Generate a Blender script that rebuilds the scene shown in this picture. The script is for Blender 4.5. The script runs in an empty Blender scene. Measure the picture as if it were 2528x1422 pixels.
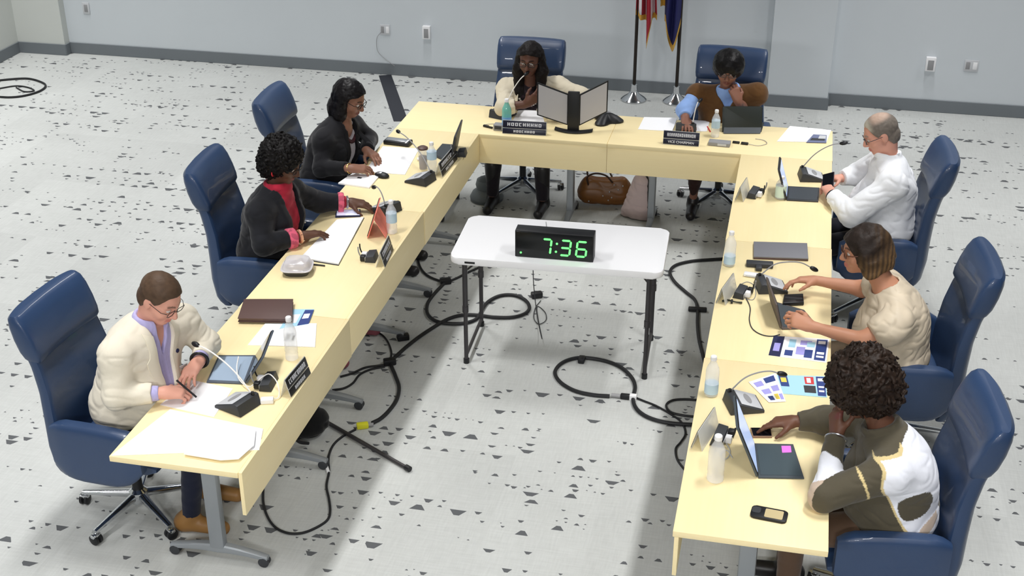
import bpy, bmesh, math, random
import numpy as np
from mathutils import Vector, Matrix, Quaternion

SC = bpy.context.scene
COL = SC.collection
PI = math.pi
R_ = math.radians
random.seed(7)
VS = 1.0          # voxel size factor of the figure meshes

# ------------------------------------------------------------------ camera
CAM_LOC = Vector((2.74038655, -4.70190029, 3.97395081))
YAW, PITCH, ROLL, FPX = 0.21801804, 1.10044513, -0.00080384, 3234.32935
CAM_M = Matrix.Rotation(YAW, 3, 'Z') @ Matrix.Rotation(PITCH, 3, 'X') @ Matrix.Rotation(ROLL, 3, 'Z')
cd = bpy.data.cameras.new('camera')
cam = bpy.data.objects.new('camera', cd)
COL.objects.link(cam)
cam.matrix_world = Matrix.Translation(CAM_LOC) @ CAM_M.to_4x4()
cd.sensor_width = 36.0
cd.lens = FPX / 2528 * 36.0
cd.clip_end = 100
SC.camera = cam
SC.view_settings.view_transform = 'Standard'
SC.view_settings.look = 'None'
SC.view_settings.gamma = 1
SC.view_settings.use_curve_mapping = False

TZ = 0.74         # table top height


def at(px, py, z=None, x=None, y=None):
    """the world point that the photograph shows at a pixel, on a plane z / x / y = const"""
    d = CAM_M @ Vector(((px - 1264) / FPX, -(py - 711) / FPX, -1))
    i, val = (2, z) if z is not None else ((0, x) if x is not None else (1, y))
    return CAM_LOC + d * ((val - CAM_LOC[i]) / d[i])


def tab(px, py, h=0.0):
    return at(px, py, z=TZ + h)


def lin(c):
    return tuple((v / 12.92 if v <= 0.04045 else ((v + 0.055) / 1.055) ** 2.4) for v in c)


def rgb(r, g, b):
    return lin((r / 255, g / 255, b / 255))


# ------------------------------------------------------------------ materials
MATS = {}


def mat(name, col=None, rough=0.5, metal=0.0, spec=0.5, noise=0.0, nscale=60.0, bump=0.0, bscale=200.0, emit=None, estr=0.0,
        trans=0.0, ior=1.45, sheen=0.0, attr=None, coat=0.0, alpha=1.0):
    if name in MATS:
        return MATS[name]
    m = bpy.data.materials.new(name)
    m.use_nodes = True
    nt = m.node_tree
    b = nt.nodes['Principled BSDF']
    if col is not None:
        b.inputs['Base Color'].default_value = (*col, 1)
    b.inputs['Roughness'].default_value = rough
    b.inputs['Metallic'].default_value = metal
    b.inputs['Specular IOR Level'].default_value = spec
    b.inputs['IOR'].default_value = ior
    b.inputs['Transmission Weight'].default_value = trans
    b.inputs['Coat Weight'].default_value = coat
    b.inputs['Alpha'].default_value = alpha
    if sheen:
        b.inputs['Sheen Weight'].default_value = sheen
    if emit is not None:
        b.inputs['Emission Color'].default_value = (*emit, 1)
        b.inputs['Emission Strength'].default_value = estr
    tc = nt.nodes.new('ShaderNodeTexCoord')
    src = None
    if attr:
        a = nt.nodes.new('ShaderNodeVertexColor')
        a.layer_name = attr
        nt.links.new(a.outputs['Color'], b.inputs['Base Color'])
        src = a.outputs['Color']
    if noise > 0:
        n = nt.nodes.new('ShaderNodeTexNoise')
        n.inputs['Scale'].default_value = nscale
        n.inputs['Detail'].default_value = 4
        nt.links.new(tc.outputs['Object'], n.inputs['Vector'])
        mp = nt.nodes.new('ShaderNodeMapRange')
        mp.inputs['To Min'].default_value = 1 - noise
        mp.inputs['To Max'].default_value = 1 + noise
        nt.links.new(n.outputs['Fac'], mp.inputs['Value'])
        mx = nt.nodes.new('ShaderNodeMix')
        mx.data_type = 'RGBA'
        mx.blend_type = 'MULTIPLY'
        mx.inputs['Factor'].default_value = 1
        if src is not None:
            nt.links.new(src, mx.inputs[6])
        else:
            mx.inputs[6].default_value = (*col, 1)
        nt.links.new(mp.outputs['Result'], mx.inputs[7])
        nt.links.new(mx.outputs[2], b.inputs['Base Color'])
    if bump > 0:
        n = nt.nodes.new('ShaderNodeTexNoise')
        n.inputs['Scale'].default_value = bscale
        n.inputs['Detail'].default_value = 5
        nt.links.new(tc.outputs['Object'], n.inputs['Vector'])
        bp = nt.nodes.new('ShaderNodeBump')
        bp.inputs['Strength'].default_value = bump
        bp.inputs['Distance'].default_value = 0.002
        nt.links.new(n.outputs['Fac'], bp.inputs['Height'])
        nt.links.new(bp.outputs['Normal'], b.inputs['Normal'])
    MATS[name] = m
    return m


# ------------------------------------------------------------------ object helpers
def tag(o, label=None, cat=None, group=None, kind=None):
    if label:
        o['label'] = label
    if cat:
        o['category'] = cat
    if group:
        o['group'] = group
    if kind:
        o['kind'] = kind
    return o


def thing(name, label, cat, loc=(0, 0, 0), rz=0.0, group=None):
    o = bpy.data.objects.new(name, None)
    o.empty_display_size = 0.05
    COL.objects.link(o)
    o.location = loc
    o.rotation_euler = (0, 0, rz)
    return tag(o, label, cat, group)


def dup(root, loc, rz, label=None, group=None):
    r = root.copy()
    COL.objects.link(r)
    r.location = loc
    r.rotation_euler = (0, 0, rz)
    tag(r, label, None, group)
    for ch in list(root.children):
        c = ch.copy()
        COL.objects.link(c)
        c.parent = r
        for g in list(ch.children):
            d = g.copy()
            COL.objects.link(d)
            d.parent = c
    return r


class MB:
    """collects shapes of one part in one bmesh"""

    def __init__(self):
        self.bm = bmesh.new()

    def add(self, verts, faces):
        vs = [self.bm.verts.new(v) for v in verts]
        for f in faces:
            try:
                self.bm.faces.new([vs[i] for i in f])
            except ValueError:
                pass
        return vs

    def box(self, c, s, bev=0.0, rot=None, seg=2):
        g = bmesh.ops.create_cube(self.bm, size=1.0)
        vs = g['verts']
        bmesh.ops.scale(self.bm, vec=Vector(s), verts=vs)
        if bev > 0:
            es = list({e for v in vs for e in v.link_edges})
            r = bmesh.ops.bevel(self.bm, geom=es, offset=bev, segments=seg, profile=0.5, affect='EDGES')
            vs = list({v for f in r['faces'] for v in f.verts} | {v for v in vs if v.is_valid})
        if rot is not None:
            bmesh.ops.rotate(self.bm, cent=(0, 0, 0), matrix=rot, verts=vs)
        bmesh.ops.translate(self.bm, vec=Vector(c), verts=vs)
        return self

    def prism(self, poly, z0, z1, m=None, bev=0.0):
        """polygon (x,y) extruded along z, then moved by the 4x4 matrix m"""
        n = len(poly)
        vs = [self.bm.verts.new((p[0], p[1], z0)) for p in poly] + [self.bm.verts.new((p[0], p[1], z1)) for p in poly]
        fs = [self.bm.faces.new(vs[:n][::-1]), self.bm.faces.new(vs[n:])]
        for i in range(n):
            fs.append(self.bm.faces.new((vs[i], vs[(i + 1) % n], vs[n + (i + 1) % n], vs[n + i])))
        if bev > 0:
            es = list(fs[1].edges) + list(fs[0].edges)
            r = bmesh.ops.bevel(self.bm, geom=es, offset=bev, segments=2, profile=0.5, affect='EDGES')
            vs = list({v for f in r['faces'] for v in f.verts} | {v for v in vs if v.is_valid})
        if m is not None:
            bmesh.ops.transform(self.bm, matrix=m, verts=vs)
        return self

    def loft(self, secs, cap=True, closed=True):
        """secs: list of rings (same number of points)"""
        n = len(secs[0])
        rows = [[self.bm.verts.new(p) for p in s] for s in secs]
        for a, b in zip(rows[:-1], rows[1:]):
            for i in range(n if closed else n - 1):
                j = (i + 1) % n
                self.bm.faces.new((a[i], a[j], b[j], b[i]))
        if cap and closed:
            self.bm.faces.new(rows[0][::-1])
            self.bm.faces.new(rows[-1])
        return self

    def tube(self, pts, r, n=8, cap=True, smooth=0):
        pts = [Vector(p) for p in pts]
        if smooth:
            pts = spline(pts, smooth)
        rs = r if isinstance(r, (list, tuple)) else [r] * len(pts)
        if len(rs) != len(pts):
            rs = [rs[0] + (rs[-1] - rs[0]) * i / (len(pts) - 1) for i in range(len(pts))]
        t = (pts[1] - pts[0]).normalized()
        u = t.orthogonal().normalized()
        secs = []
        for i, p in enumerate(pts):
            tn = (pts[min(i + 1, len(pts) - 1)] - pts[max(i - 1, 0)])
            tn = tn.normalized() if tn.length > 1e-9 else t
            u = (u - tn * u.dot(tn))
            u = u.normalized() if u.length > 1e-6 else tn.orthogonal().normalized()
            v = tn.cross(u)
            secs.append([p + (u * math.cos(2 * PI * k / n) + v * math.sin(2 * PI * k / n)) * rs[i] for k in range(n)])
        return self.loft(secs, cap)

    def lathe(self, prof, n=24, c=(0, 0, 0), m=None):
        secs = []
        for r, z in prof:
            ring = []
            for k in range(n):
                p = Vector((r * math.cos(2 * PI * k / n), r * math.sin(2 * PI * k / n), z))
                if m is not None:
                    p = m @ p
                ring.append(p + Vector(c))
            secs.append(ring)
        return self.loft(secs)

    def ball(self, c, r, m=None, u=16, v=10):
        rr = r if isinstance(r, (tuple, list)) else (r, r, r)
        g = bmesh.ops.create_uvsphere(self.bm, u_segments=u, v_segments=v, radius=1.0)
        M = Matrix.Diagonal((*rr, 1))
        if m is not None:
            M = m.to_4x4() @ M
        bmesh.ops.transform(self.bm, matrix=Matrix.Translation(Vector(c)) @ M, verts=g['verts'])
        return self

    def build(self, name, material=None, parent=None, loc=None, rot=None, smooth=35):
        me = bpy.data.meshes.new(name)
        bmesh.ops.recalc_face_normals(self.bm, faces=self.bm.faces)
        self.bm.to_mesh(me)
        self.bm.free()
        o = bpy.data.objects.new(name, me)
        COL.objects.link(o)
        if material is not None:
            for mm in (material if isinstance(material, list) else [material]):
                me.materials.append(mm)
        if smooth:
            me.shade_smooth()
            me.set_sharp_from_angle(angle=R_(smooth))
        if parent is not None:
            o.parent = parent
        if loc is not None:
            o.location = loc
        if rot is not None:
            o.rotation_euler = rot
        return o


def spline(pts, k=6):
    """Catmull-Rom through the points, k pieces a span"""
    P = [Vector(p) for p in pts]
    P = [P[0] * 2 - P[1]] + P + [P[-1] * 2 - P[-2]]
    out = []
    for i in range(1, len(P) - 2):
        a, b, c, d = P[i - 1:i + 3]
        for j in range(k):
            t = j / k
            out.append(0.5 * ((2 * b) + (c - a) * t + (2 * a - 5 * b + 4 * c - d) * t * t + (3 * b - a - 3 * c + d) * t ** 3))
    out.append(P[-2])
    return out


def super_ring(cx, a, b, n=28, e=3.5):
    """super-ellipse ring (u, v)"""
    out = []
    for k in range(n):
        t = 2 * PI * k / n
        c, s = math.cos(t), math.sin(t)
        out.append((a * math.copysign(abs(c) ** (2 / e), c), b * math.copysign(abs(s) ** (2 / e), s)))
    return out


def round_rect(w, h, r, n=5):
    pts = []
    for cx, cy, a0 in ((w / 2 - r, h / 2 - r, 0), (-w / 2 + r, h / 2 - r, 90), (-w / 2 + r, -h / 2 + r, 180), (w / 2 - r, -h / 2 + r, 270)):
        for k in range(n + 1):
            a = R_(a0 + 90 * k / n)
            pts.append((cx + r * math.cos(a), cy + r * math.sin(a)))
    return pts


def frame_from(x_axis, up=Vector((0, 0, 1))):
    x = Vector(x_axis).normalized()
    y = Vector(up).cross(x).normalized()
    z = x.cross(y)
    return Matrix((x, y, z)).transposed()
# ------------------------------------------------------------------ node helper for the carpet
class NT:
    def __init__(self, m):
        self.nt = m.node_tree

    def n(self, typ, **kw):
        nd = self.nt.nodes.new(typ)
        for k, v in kw.items():
            setattr(nd, k, v)
        return nd

    def link(self, a, b):
        self.nt.links.new(a, b)

    def math(self, op, a, b=None, c=None):
        nd = self.n('ShaderNodeMath', operation=op)
        for i, v in enumerate((a, b, c)):
            if v is None:
                continue
            if isinstance(v, (int, float)):
                nd.inputs[i].default_value = v
            else:
                self.link(v, nd.inputs[i])
        return nd.outputs[0]

    def comb(self, x, y, z=0.0):
        nd = self.n('ShaderNodeCombineXYZ')
        for i, v in enumerate((x, y, z)):
            if isinstance(v, (int, float)):
                nd.inputs[i].default_value = v
            else:
                self.link(v, nd.inputs[i])
        return nd.outputs[0]

    def white(self, vec):
        nd = self.n('ShaderNodeTexWhiteNoise', noise_dimensions='3D')
        self.link(vec, nd.inputs['Vector'])
        return nd.outputs['Value']

    def noise(self, vec, scale, detail=2.0):
        nd = self.n('ShaderNodeTexNoise')
        nd.inputs['Scale'].default_value = scale
        nd.inputs['Detail'].default_value = detail
        self.link(vec, nd.inputs['Vector'])
        return nd.outputs['Fac']

    def mixc(self, fac, a, b, blend='MIX'):
        nd = self.n('ShaderNodeMix', data_type='RGBA', blend_type=blend)
        if isinstance(fac, (int, float)):
            nd.inputs[0].default_value = fac
        else:
            self.link(fac, nd.inputs[0])
        for i, v in ((6, a), (7, b)):
            if isinstance(v, tuple):
                nd.inputs[i].default_value = (*v, 1)
            else:
                self.link(v, nd.inputs[i])
        return nd.outputs[2]


def carpet():
    m = bpy.data.materials.new('carpet')
    m.use_nodes = True
    N = NT(m)
    b = m.node_tree.nodes['Principled BSDF']
    b.inputs['Roughness'].default_value = 0.95
    b.inputs['Specular IOR Level'].default_value = 0.1
    tc = N.n('ShaderNodeTexCoord')
    sp = N.n('ShaderNodeSeparateXYZ')
    N.link(tc.outputs['Object'], sp.inputs[0])
    X, Y = sp.outputs[0], sp.outputs[1]

    def layer(cx, cy, sx, sy, thr, fill, seed, rowoff):
        """small dark chips, one a cell, present along broken lines"""
        u = N.math('DIVIDE', X, cx)
        v = N.math('DIVIDE', N.math('ADD', Y, rowoff), cy)
        iu, iv = N.math('FLOOR', u), N.math('FLOOR', v)
        fu = N.math('SUBTRACT', N.math('SUBTRACT', u, iu), 0.5)
        fv = N.math('SUBTRACT', N.math('SUBTRACT', v, iv), 0.5)
        w1 = N.white(N.comb(iu, iv, seed))
        w2 = N.white(N.comb(iu, iv, seed + 3.3))
        w3 = N.white(N.comb(iu, iv, seed + 7.7))
        # where the lines run: noise drawn out along the line
        line = N.noise(N.comb(N.math('MULTIPLY', N.math('ADD', iu, seed), sx), N.math('MULTIPLY', iv, sy), seed), 1.0, 1.0)
        on = N.math('GREATER_THAN', line, thr)
        pres = N.math('MULTIPLY', on, N.math('LESS_THAN', w1, fill))
        # chip: trapezoid with a jittered centre
        du = N.math('ADD', fu, N.math('MULTIPLY', N.math('SUBTRACT', w2, 0.5), 0.35))
        dv = N.math('ADD', fv, N.math('MULTIPLY', N.math('SUBTRACT', w3, 0.5), 0.5))
        size = N.math('ADD', 0.085, N.math('MULTIPLY', N.math('POWER', w3, 2.5), 0.22))
        flip = N.math('SUBTRACT', N.math('MULTIPLY', N.math('GREATER_THAN', w2, 0.35), 2.0), 1.0)
        half = N.math('ADD', size, N.math('MULTIPLY', N.math('MULTIPLY', dv, flip), 0.55))
        inx = N.math('LESS_THAN', N.math('ABSOLUTE', du), half)
        iny = N.math('LESS_THAN', N.math('ABSOLUTE', dv), N.math('MULTIPLY', size, 0.95))
        return N.math('MULTIPLY', pres, N.math('MULTIPLY', inx, iny))

    chips = [layer(0.105, 0.085, 0.10, 1.37, 0.585, 0.88, 1.5, 0.0),
             layer(0.085, 0.075, 0.14, 2.1, 0.62, 0.8, 11.2, 0.04),
             layer(0.10, 0.062, 1.9, 0.13, 0.63, 0.85, 23.9, 0.02),
             layer(0.045, 0.040, 0.08, 1.7, 0.64, 0.65, 37.1, 0.013)]
    mask = chips[0]
    for c in chips[1:]:
        mask = N.math('MAXIMUM', mask, c)
    # broad tone of the carpet planks and fine loops
    pl = N.white(N.comb(N.math('FLOOR', N.math('DIVIDE', X, 0.5)), N.math('FLOOR', N.math('DIVIDE', Y, 1.0)), 4.0))
    tone = N.math('ADD', 0.96, N.math('MULTIPLY', pl, 0.08))
    scr = N.noise(N.comb(N.math('MULTIPLY', X, 8.0), N.math('MULTIPLY', Y, 90.0)), 1.0, 4.0)
    scr2 = N.noise(N.comb(N.math('MULTIPLY', X, 90.0), N.math('MULTIPLY', Y, 9.0)), 1.0, 4.0)
    cl = N.noise(tc.outputs['Object'], 1.1, 3.0)
    fine = N.math('ADD', N.math('MULTIPLY', N.math('ADD', scr, scr2), 0.20), N.math('MULTIPLY', cl, 0.25))
    tone = N.math('MULTIPLY', tone, N.math('ADD', 0.66, fine))
    base = N.mixc(1.0, rgb(190, 192, 190), N.comb(tone, tone, tone), 'MULTIPLY')
    col = N.mixc(N.math('MULTIPLY', mask, 0.92), base, rgb(78, 80, 84))
    N.link(col, b.inputs['Base Color'])
    fz = N.noise(tc.outputs['Object'], 420.0, 3.0)
    bp = N.n('ShaderNodeBump')
    bp.inputs['Strength'].default_value = 0.35
    bp.inputs['Distance'].default_value = 0.003
    N.link(fz, bp.inputs['Height'])
    N.link(bp.outputs['Normal'], b.inputs['Normal'])
    return m


def wood():
    m = bpy.data.materials.new('maple_laminate')
    m.use_nodes = True
    N = NT(m)
    b = m.node_tree.nodes['Principled BSDF']
    b.inputs['Roughness'].default_value = 0.42
    b.inputs['Specular IOR Level'].default_value = 0.35
    tc = N.n('ShaderNodeTexCoord')
    sp = N.n('ShaderNodeSeparateXYZ')
    N.link(tc.outputs['Object'], sp.inputs[0])
    g = N.noise(N.comb(N.math('MULTIPLY', sp.outputs[0], 2.5), N.math('MULTIPLY', sp.outputs[1], 55.0), N.math('MULTIPLY', sp.outputs[2], 55.0)), 1.0, 5.0)
    col = N.mixc(g, rgb(246, 226, 174), rgb(249, 232, 184))
    N.link(col, b.inputs['Base Color'])
    return m


M_CARPET = carpet()
M_WOOD = wood()
M_WALL = mat('painted_wall', rgb(208, 214, 219), 0.8, noise=0.02, nscale=3, bump=0.1, bscale=300)
M_WALLW = mat('painted_wall_warm', rgb(208, 211, 207), 0.8, noise=0.02, nscale=3, bump=0.1, bscale=300)
M_BASE = mat('rubber_baseboard', rgb(116, 122, 127), 0.6)
M_STEEL = mat('grey_powder_steel', rgb(150, 155, 160), 0.4, 0.3)
M_CHROME = mat('chrome', rgb(215, 217, 220), 0.12, 1.0)
M_BLACK = mat('black_plastic', rgb(24, 25, 28), 0.45)
M_DARK = mat('dark_grey_plastic', rgb(52, 54, 58), 0.5)
M_RUBBER = mat('black_rubber_cable', rgb(26, 27, 30), 0.55)
M_LEATHER = mat('navy_leather', rgb(40, 62, 96), 0.42, spec=0.6, noise=0.10, nscale=5, bump=0.15, bscale=260, coat=0.2)
M_WHITEP = mat('white_plastic', rgb(240, 240, 242), 0.5)
M_PAPER = mat('white_paper', rgb(246, 246, 248), 0.85)
M_CREAMP = mat('cream_card', rgb(240, 228, 200), 0.85)
M_GREYP = mat('grey_plastic', rgb(150, 150, 152), 0.5)
M_LGREY = mat('light_grey_plastic', rgb(200, 202, 206), 0.5)
M_SILVER = mat('silver', rgb(190, 192, 196), 0.3, 0.8)
M_GUN = mat('gunmetal_leg', rgb(70, 68, 70), 0.4, 0.5)
M_WHITECAB = mat('white_cable', rgb(240, 236, 230), 0.5)
M_PET = mat('clear_bottle_plastic', rgb(246, 249, 252), 0.08, trans=0.92, ior=1.2, spec=0.5)
M_PETG = mat('green_bottle_plastic', rgb(150, 215, 200), 0.10, trans=0.7, ior=1.2)
M_LABEL = mat('pale_blue_label', rgb(190, 215, 232), 0.6)
M_SCREEN = mat('dark_glass_screen', rgb(14, 16, 22), 0.12, spec=0.6)
M_LIT = mat('lit_screen', rgb(200, 215, 240), 0.3, emit=rgb(150, 180, 235), estr=0.55)
M_KEYS = mat('graphite_keyboard', rgb(58, 64, 70), 0.55, noise=0.1, nscale=200)
M_SLATE = mat('slate_fabric_case', rgb(70, 78, 84), 0.7, noise=0.06, nscale=120)
M_CORAL = mat('coral_cover', rgb(232, 128, 112), 0.6)
M_BROWNL = mat('brown_leather_folio', rgb(88, 66, 62), 0.5, noise=0.06, nscale=20)
M_BLUEPR = mat('blue_print', rgb(46, 66, 130), 0.6)
M_CYANPR = mat('pale_cyan_print', rgb(170, 215, 235), 0.6)
M_REDPR = mat('red_print', rgb(205, 60, 62), 0.6)
M_YELPR = mat('yellow_print', rgb(235, 210, 90), 0.6)
M_LILAC = mat('lilac_print', rgb(165, 160, 225), 0.6)
M_NAVYPR = mat('navy_print', rgb(28, 34, 74), 0.6)
M_PINK = mat('pink_note', rgb(240, 120, 225), 0.7)
M_GREEN = mat('green_led', rgb(30, 200, 60), 0.4, emit=(0.16, 1.0, 0.20), estr=1.8)
M_LETTER = mat('white_lettering', rgb(235, 235, 240), 0.5)
M_PLATE = mat('navy_black_plate', rgb(20, 22, 44), 0.35)
M_PLATEK = mat('black_plate', rgb(24, 24, 28), 0.35)
M_ACRYL = mat('clear_acrylic', rgb(235, 238, 240), 0.15, trans=0.6, ior=1.1)
M_YELLOW = mat('yellow_plug', rgb(225, 222, 50), 0.5)
M_TAN = mat('brown_bag_leather', rgb(110, 70, 30), 0.45, noise=0.25, nscale=25)
M_GOLD = mat('gold_fringe', rgb(206, 160, 66), 0.6, noise=0.2, nscale=150)
M_RED = mat('flag_red', rgb(158, 32, 48), 0.7)
M_FWHITE = mat('flag_white', rgb(225, 222, 225), 0.7)
M_FBLUE = mat('flag_blue', rgb(34, 36, 92), 0.7)
M_POLE = mat('dark_bronze_pole', rgb(44, 38, 34), 0.35, 0.4)
# ------------------------------------------------------------------ the room
def struct(name, mb, m, smooth=0, loc=None):
    o = mb.build(name, m, smooth=smooth, loc=loc)
    return tag(o, kind='structure')


WY = 7.20          # back wall
PY = 7.045         # faces of the pillars in it
struct('floor', MB().box((0, 0.5, -0.05), (18, 13.8, 0.1)), M_CARPET)
struct('wall_back', MB().box((-0.9, WY + 0.1, 1.6), (15.8, 0.2, 3.2)), M_WALL)
LX = -5.10
struct('wall_left', MB().box((LX - 0.1, 1.5, 1.6), (0.2, 11.4, 3.2)), M_WALLW)
struct('wall_back_pillar', MB().box((2.805, (PY + WY) / 2 + 0.05, 1.6), (0.545, WY - PY + 0.1, 3.2), 0.004), M_WALL)
struct('wall_left_pillar', MB().box((-4.84, PY + 0.16, 1.6), (0.54, 0.2, 3.2), 0.004), M_WALLW)
bh = 0.115


def base(name, p0, p1, th=0.012):
    p0, p1 = Vector((*p0, 0)), Vector((*p1, 0))
    d = p1 - p0
    a = math.atan2(d.y, d.x)
    mb = MB().box((0, 0, bh / 2), (d.length + th, th, bh), 0.003, seg=1)
    o = struct(name, mb, M_BASE)
    o.location = (p0 + p1) / 2
    o.rotation_euler = (0, 0, a)
    return o


base('baseboard_back', (-4.57, WY - 0.006), (2.53, WY - 0.006))
base('baseboard_right', (3.08, WY - 0.006), (6.9, WY - 0.006))
base('baseboard_left', (LX + 0.006, -4), (LX + 0.006, PY + 0.05))
base('baseboard_pillar_front', (2.53, PY - 0.006), (3.08, PY - 0.006))
base('baseboard_pillar_left_side', (2.527, PY), (2.527, WY))
base('baseboard_pillar_right_side', (3.083, PY), (3.083, WY))
base('baseboard_corner_front', (LX, PY + 0.054), (-4.57, PY + 0.054))
base('baseboard_corner_side', (-4.564, PY + 0.06), (-4.564, WY))


def wall_plate(px, py, w, h, label, kind):
    p = at(px, py, y=WY)
    t = thing('wall_outlet' if kind != 'blank' else 'wall_box', label, 'outlet' if kind != 'blank' else 'wall box', (p.x, WY - 0.001, p.z - h / 2))
    d = 0.008 if kind != 'blank' else 0.045
    MB().box((0, -d / 2, h / 2), (w, d, h), 0.003).build('cover_plate', M_WHITEP if kind == 'blank' else M_LGREY, t)
    if kind == 'double':
        for s in (-1, 1):
            MB().box((s * w / 4, -d - 0.001, h / 2), (w / 3.4, 0.004, h * 0.62), 0.0015).build('socket_face', M_WHITEP if s > 0 else M_GREYP, t)
    elif kind == 'single':
        MB().box((0, -d - 0.001, h / 2), (w * 0.5, 0.004, h * 0.62), 0.0015).build('socket_face', M_GREYP, t)
    else:
        MB().box((0, -d - 0.001, h / 2 - 0.006), (w * 0.6, 0.003, h * 0.72), 0.001).build('socket_face', M_GREYP, t)
    return t


wall_plate(213, 20, 0.075, 0.12, 'grey single outlet on the wall beside the far left corner pillar', 'single')
o1 = wall_plate(951, 73, 0.10, 0.105, 'double outlet on the back wall with a thin cord hanging from it', 'double')
wall_plate(1055, 78, 0.075, 0.125, 'white surface-mounted box on the wall left of the first blue chair at the head table', 'blank')
wall_plate(2297, 156, 0.085, 0.125, 'white surface-mounted box on the wall right of the pillar', 'blank')
wall_plate(2398, 162, 0.12, 0.105, 'grey double outlet low on the wall at the far right', 'double')
c0 = at(940, 80, y=WY - 0.012)
pts = [c0, at(930, 95, y=WY - 0.014), at(932, 125, y=WY - 0.012), at(950, 145, y=WY - 0.013), at(970, 160, y=WY - 0.017), at(974, 163, y=WY - 0.018)]
cw = MB().tube(pts, 0.0025, 6, smooth=5).build('power_lead', M_GREYP)
tag(cw, 'thin grey cord hanging from the double outlet on the back wall', 'cable')

# ------------------------------------------------------------------ light: rows of ceiling strips above the picture, and added fill strips
def strip(x, y, z, sx, sy, power, col=(1, 0.995, 0.985)):
    l = bpy.data.lights.new('ceiling_or_fill_light', 'AREA')
    l.shape = 'RECTANGLE'
    l.size, l.size_y = sx, sy
    l.energy = power
    l.color = col
    l.spread = R_(106)
    o = bpy.data.objects.new('ceiling_or_fill_light', l)
    COL.objects.link(o)
    o.location = (x, y, z)
    return o


LP = 43
for y in (-2.4, 0.7, 3.9, 6.4):
    k = 0.62 if y > 6 else 1.0
    strip(-0.55, y, 4.5, 0.3, 1.2, LP * k)
    strip(3.65, y, 4.5, 0.3, 1.2, LP * k)
    strip(-4.5, y, 4.5, 0.3, 1.2, LP * 1.3 * k)
for x in (0.3, 3.0):
    strip(x, -6.6, 4.2, 1.2, 0.3, LP * 1.15).rotation_euler = (R_(58), 0, 0)  # added frontal fill behind the camera, tilted towards the head table
strip(6.6, 5.4, 4.5, 0.3, 1.2, LP * 0.8)  # added fill strip that brightens the right end of the back wall
w = bpy.data.worlds.new('room_light')
SC.world = w
w.use_nodes = True
w.node_tree.nodes['Background'].inputs['Color'].default_value = (0.93, 0.97, 1.0, 1)
w.node_tree.nodes['Background'].inputs['Strength'].default_value = 0.055
SC.view_settings.exposure = 0.0
SC.cycles.max_bounces = 8
SC.cycles.transparent_max_bounces = 12
# ------------------------------------------------------------------ conference tables
def make_table(L, D, overlap, label, group):
    """local: x along the table, +y the side of the modesty panel"""
    t = thing('conference_table', label, 'table', group=group)
    th = 0.028
    dd = D if not overlap else D - 0.02
    MB().box((0, -(D - dd) / 2, TZ - th / 2), (L - 0.002, dd, th), 0.0025, seg=2).build('tabletop', M_WOOD, t)
    if overlap:
        MB().box((0, D / 2 - 0.0095, (TZ + 0.003 + 0.52) / 2), (L - 0.003, 0.018, TZ + 0.003 - 0.52), 0.002).build('modesty_panel', M_WOOD, t)
    else:
        MB().box((0, D / 2 - 0.016, (TZ - th - 0.001 + 0.52) / 2), (L - 0.002, 0.018, TZ - th - 0.52), 0.002).build('modesty_panel', M_WOOD, t)
    for s in (-1, 1):
        x = s * (L / 2 - 0.30)
        leg = MB().box((x, 0.0, 0.39), (0.05, 0.075, TZ - th - 0.001 - 0.075), 0.012)
        leg.box((x, 0, TZ - th - 0.012), (0.08, 0.40, 0.02), 0.004)
        leg = leg.build('leg', M_STEEL, t)
        # arched foot
        secs = []
        for k in range(15):
            v = -1 + 2 * k / 14
            yy = v * 0.245
            zt = 0.098 - 0.038 * abs(v) ** 1.6
            hw = 0.024 - 0.006 * abs(v)
            hh = 0.026 - 0.012 * abs(v)
            secs.append([Vector((x + a, yy, zt - hh + b)) for a, b in super_ring(0, hw, hh, 12, 3)])
        MB().loft(secs).build('foot', M_STEEL, leg)
        for q in (-1, 1):
            c = MB()
            for e in (-1, 1):
                c.lathe([(0.0, -0.009), (0.02, -0.009), (0.026, -0.006), (0.026, 0.006), (0.02, 0.009), (0.0, 0.009)], 18,
                        (x + e * 0.012, q * 0.225, 0.0265), Matrix.Rotation(PI / 2, 3, 'Y'))
            c.box((x, q * 0.225, 0.038), (0.03, 0.04, 0.024), 0.006)
            c.build('caster', M_DARK, leg)
    return t


LA = 4.255 / 3
D_ = 0.618
ta = make_table(LA, D_, True, 'pale maple table nearest the camera in the left row, before the cream blazer', 'tables of the left row')
ta.location, ta.rotation_euler = (0.309, -0.445 + LA / 2, 0), (0, 0, -PI / 2)
dup(ta, (0.306, -0.445 + LA * 1.5, 0), -PI / 2, 'pale maple table in the middle of the left row, before the red shirt', 'tables of the left row')
dup(ta, (0.309, -0.445 + LA * 2.5, 0), -PI / 2, 'pale maple table at the far end of the left row, before the black blazer', 'tables of the left row')
tb = make_table(LA, 0.607, False, 'pale maple table nearest the camera in the right row, before the patterned sweater', 'tables of the right row')
tb.location, tb.rotation_euler = (2.757, -0.445 + LA / 2, 0), (0, 0, PI / 2)
dup(tb, (2.760, -0.445 + LA * 1.5, 0), PI / 2, 'pale maple table in the middle of the right row, before the beige blouse', 'tables of the right row')
dup(tb, (2.757, -0.445 + LA * 2.5, 0), PI / 2, 'pale maple table at the far end of the right row, before the white shirt', 'tables of the right row')
th_ = make_table(1.532, 0.597, False, 'pale maple table forming the left half of the head row, before the cream jacket', 'tables of the head row')
th_.location, th_.rotation_euler = (0.766, 4.108, 0), (0, 0, PI)
dup(th_, (2.298, 4.108, 0), PI, 'pale maple table forming the right half of the head row, before the brown vest', 'tables of the head row')

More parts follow.
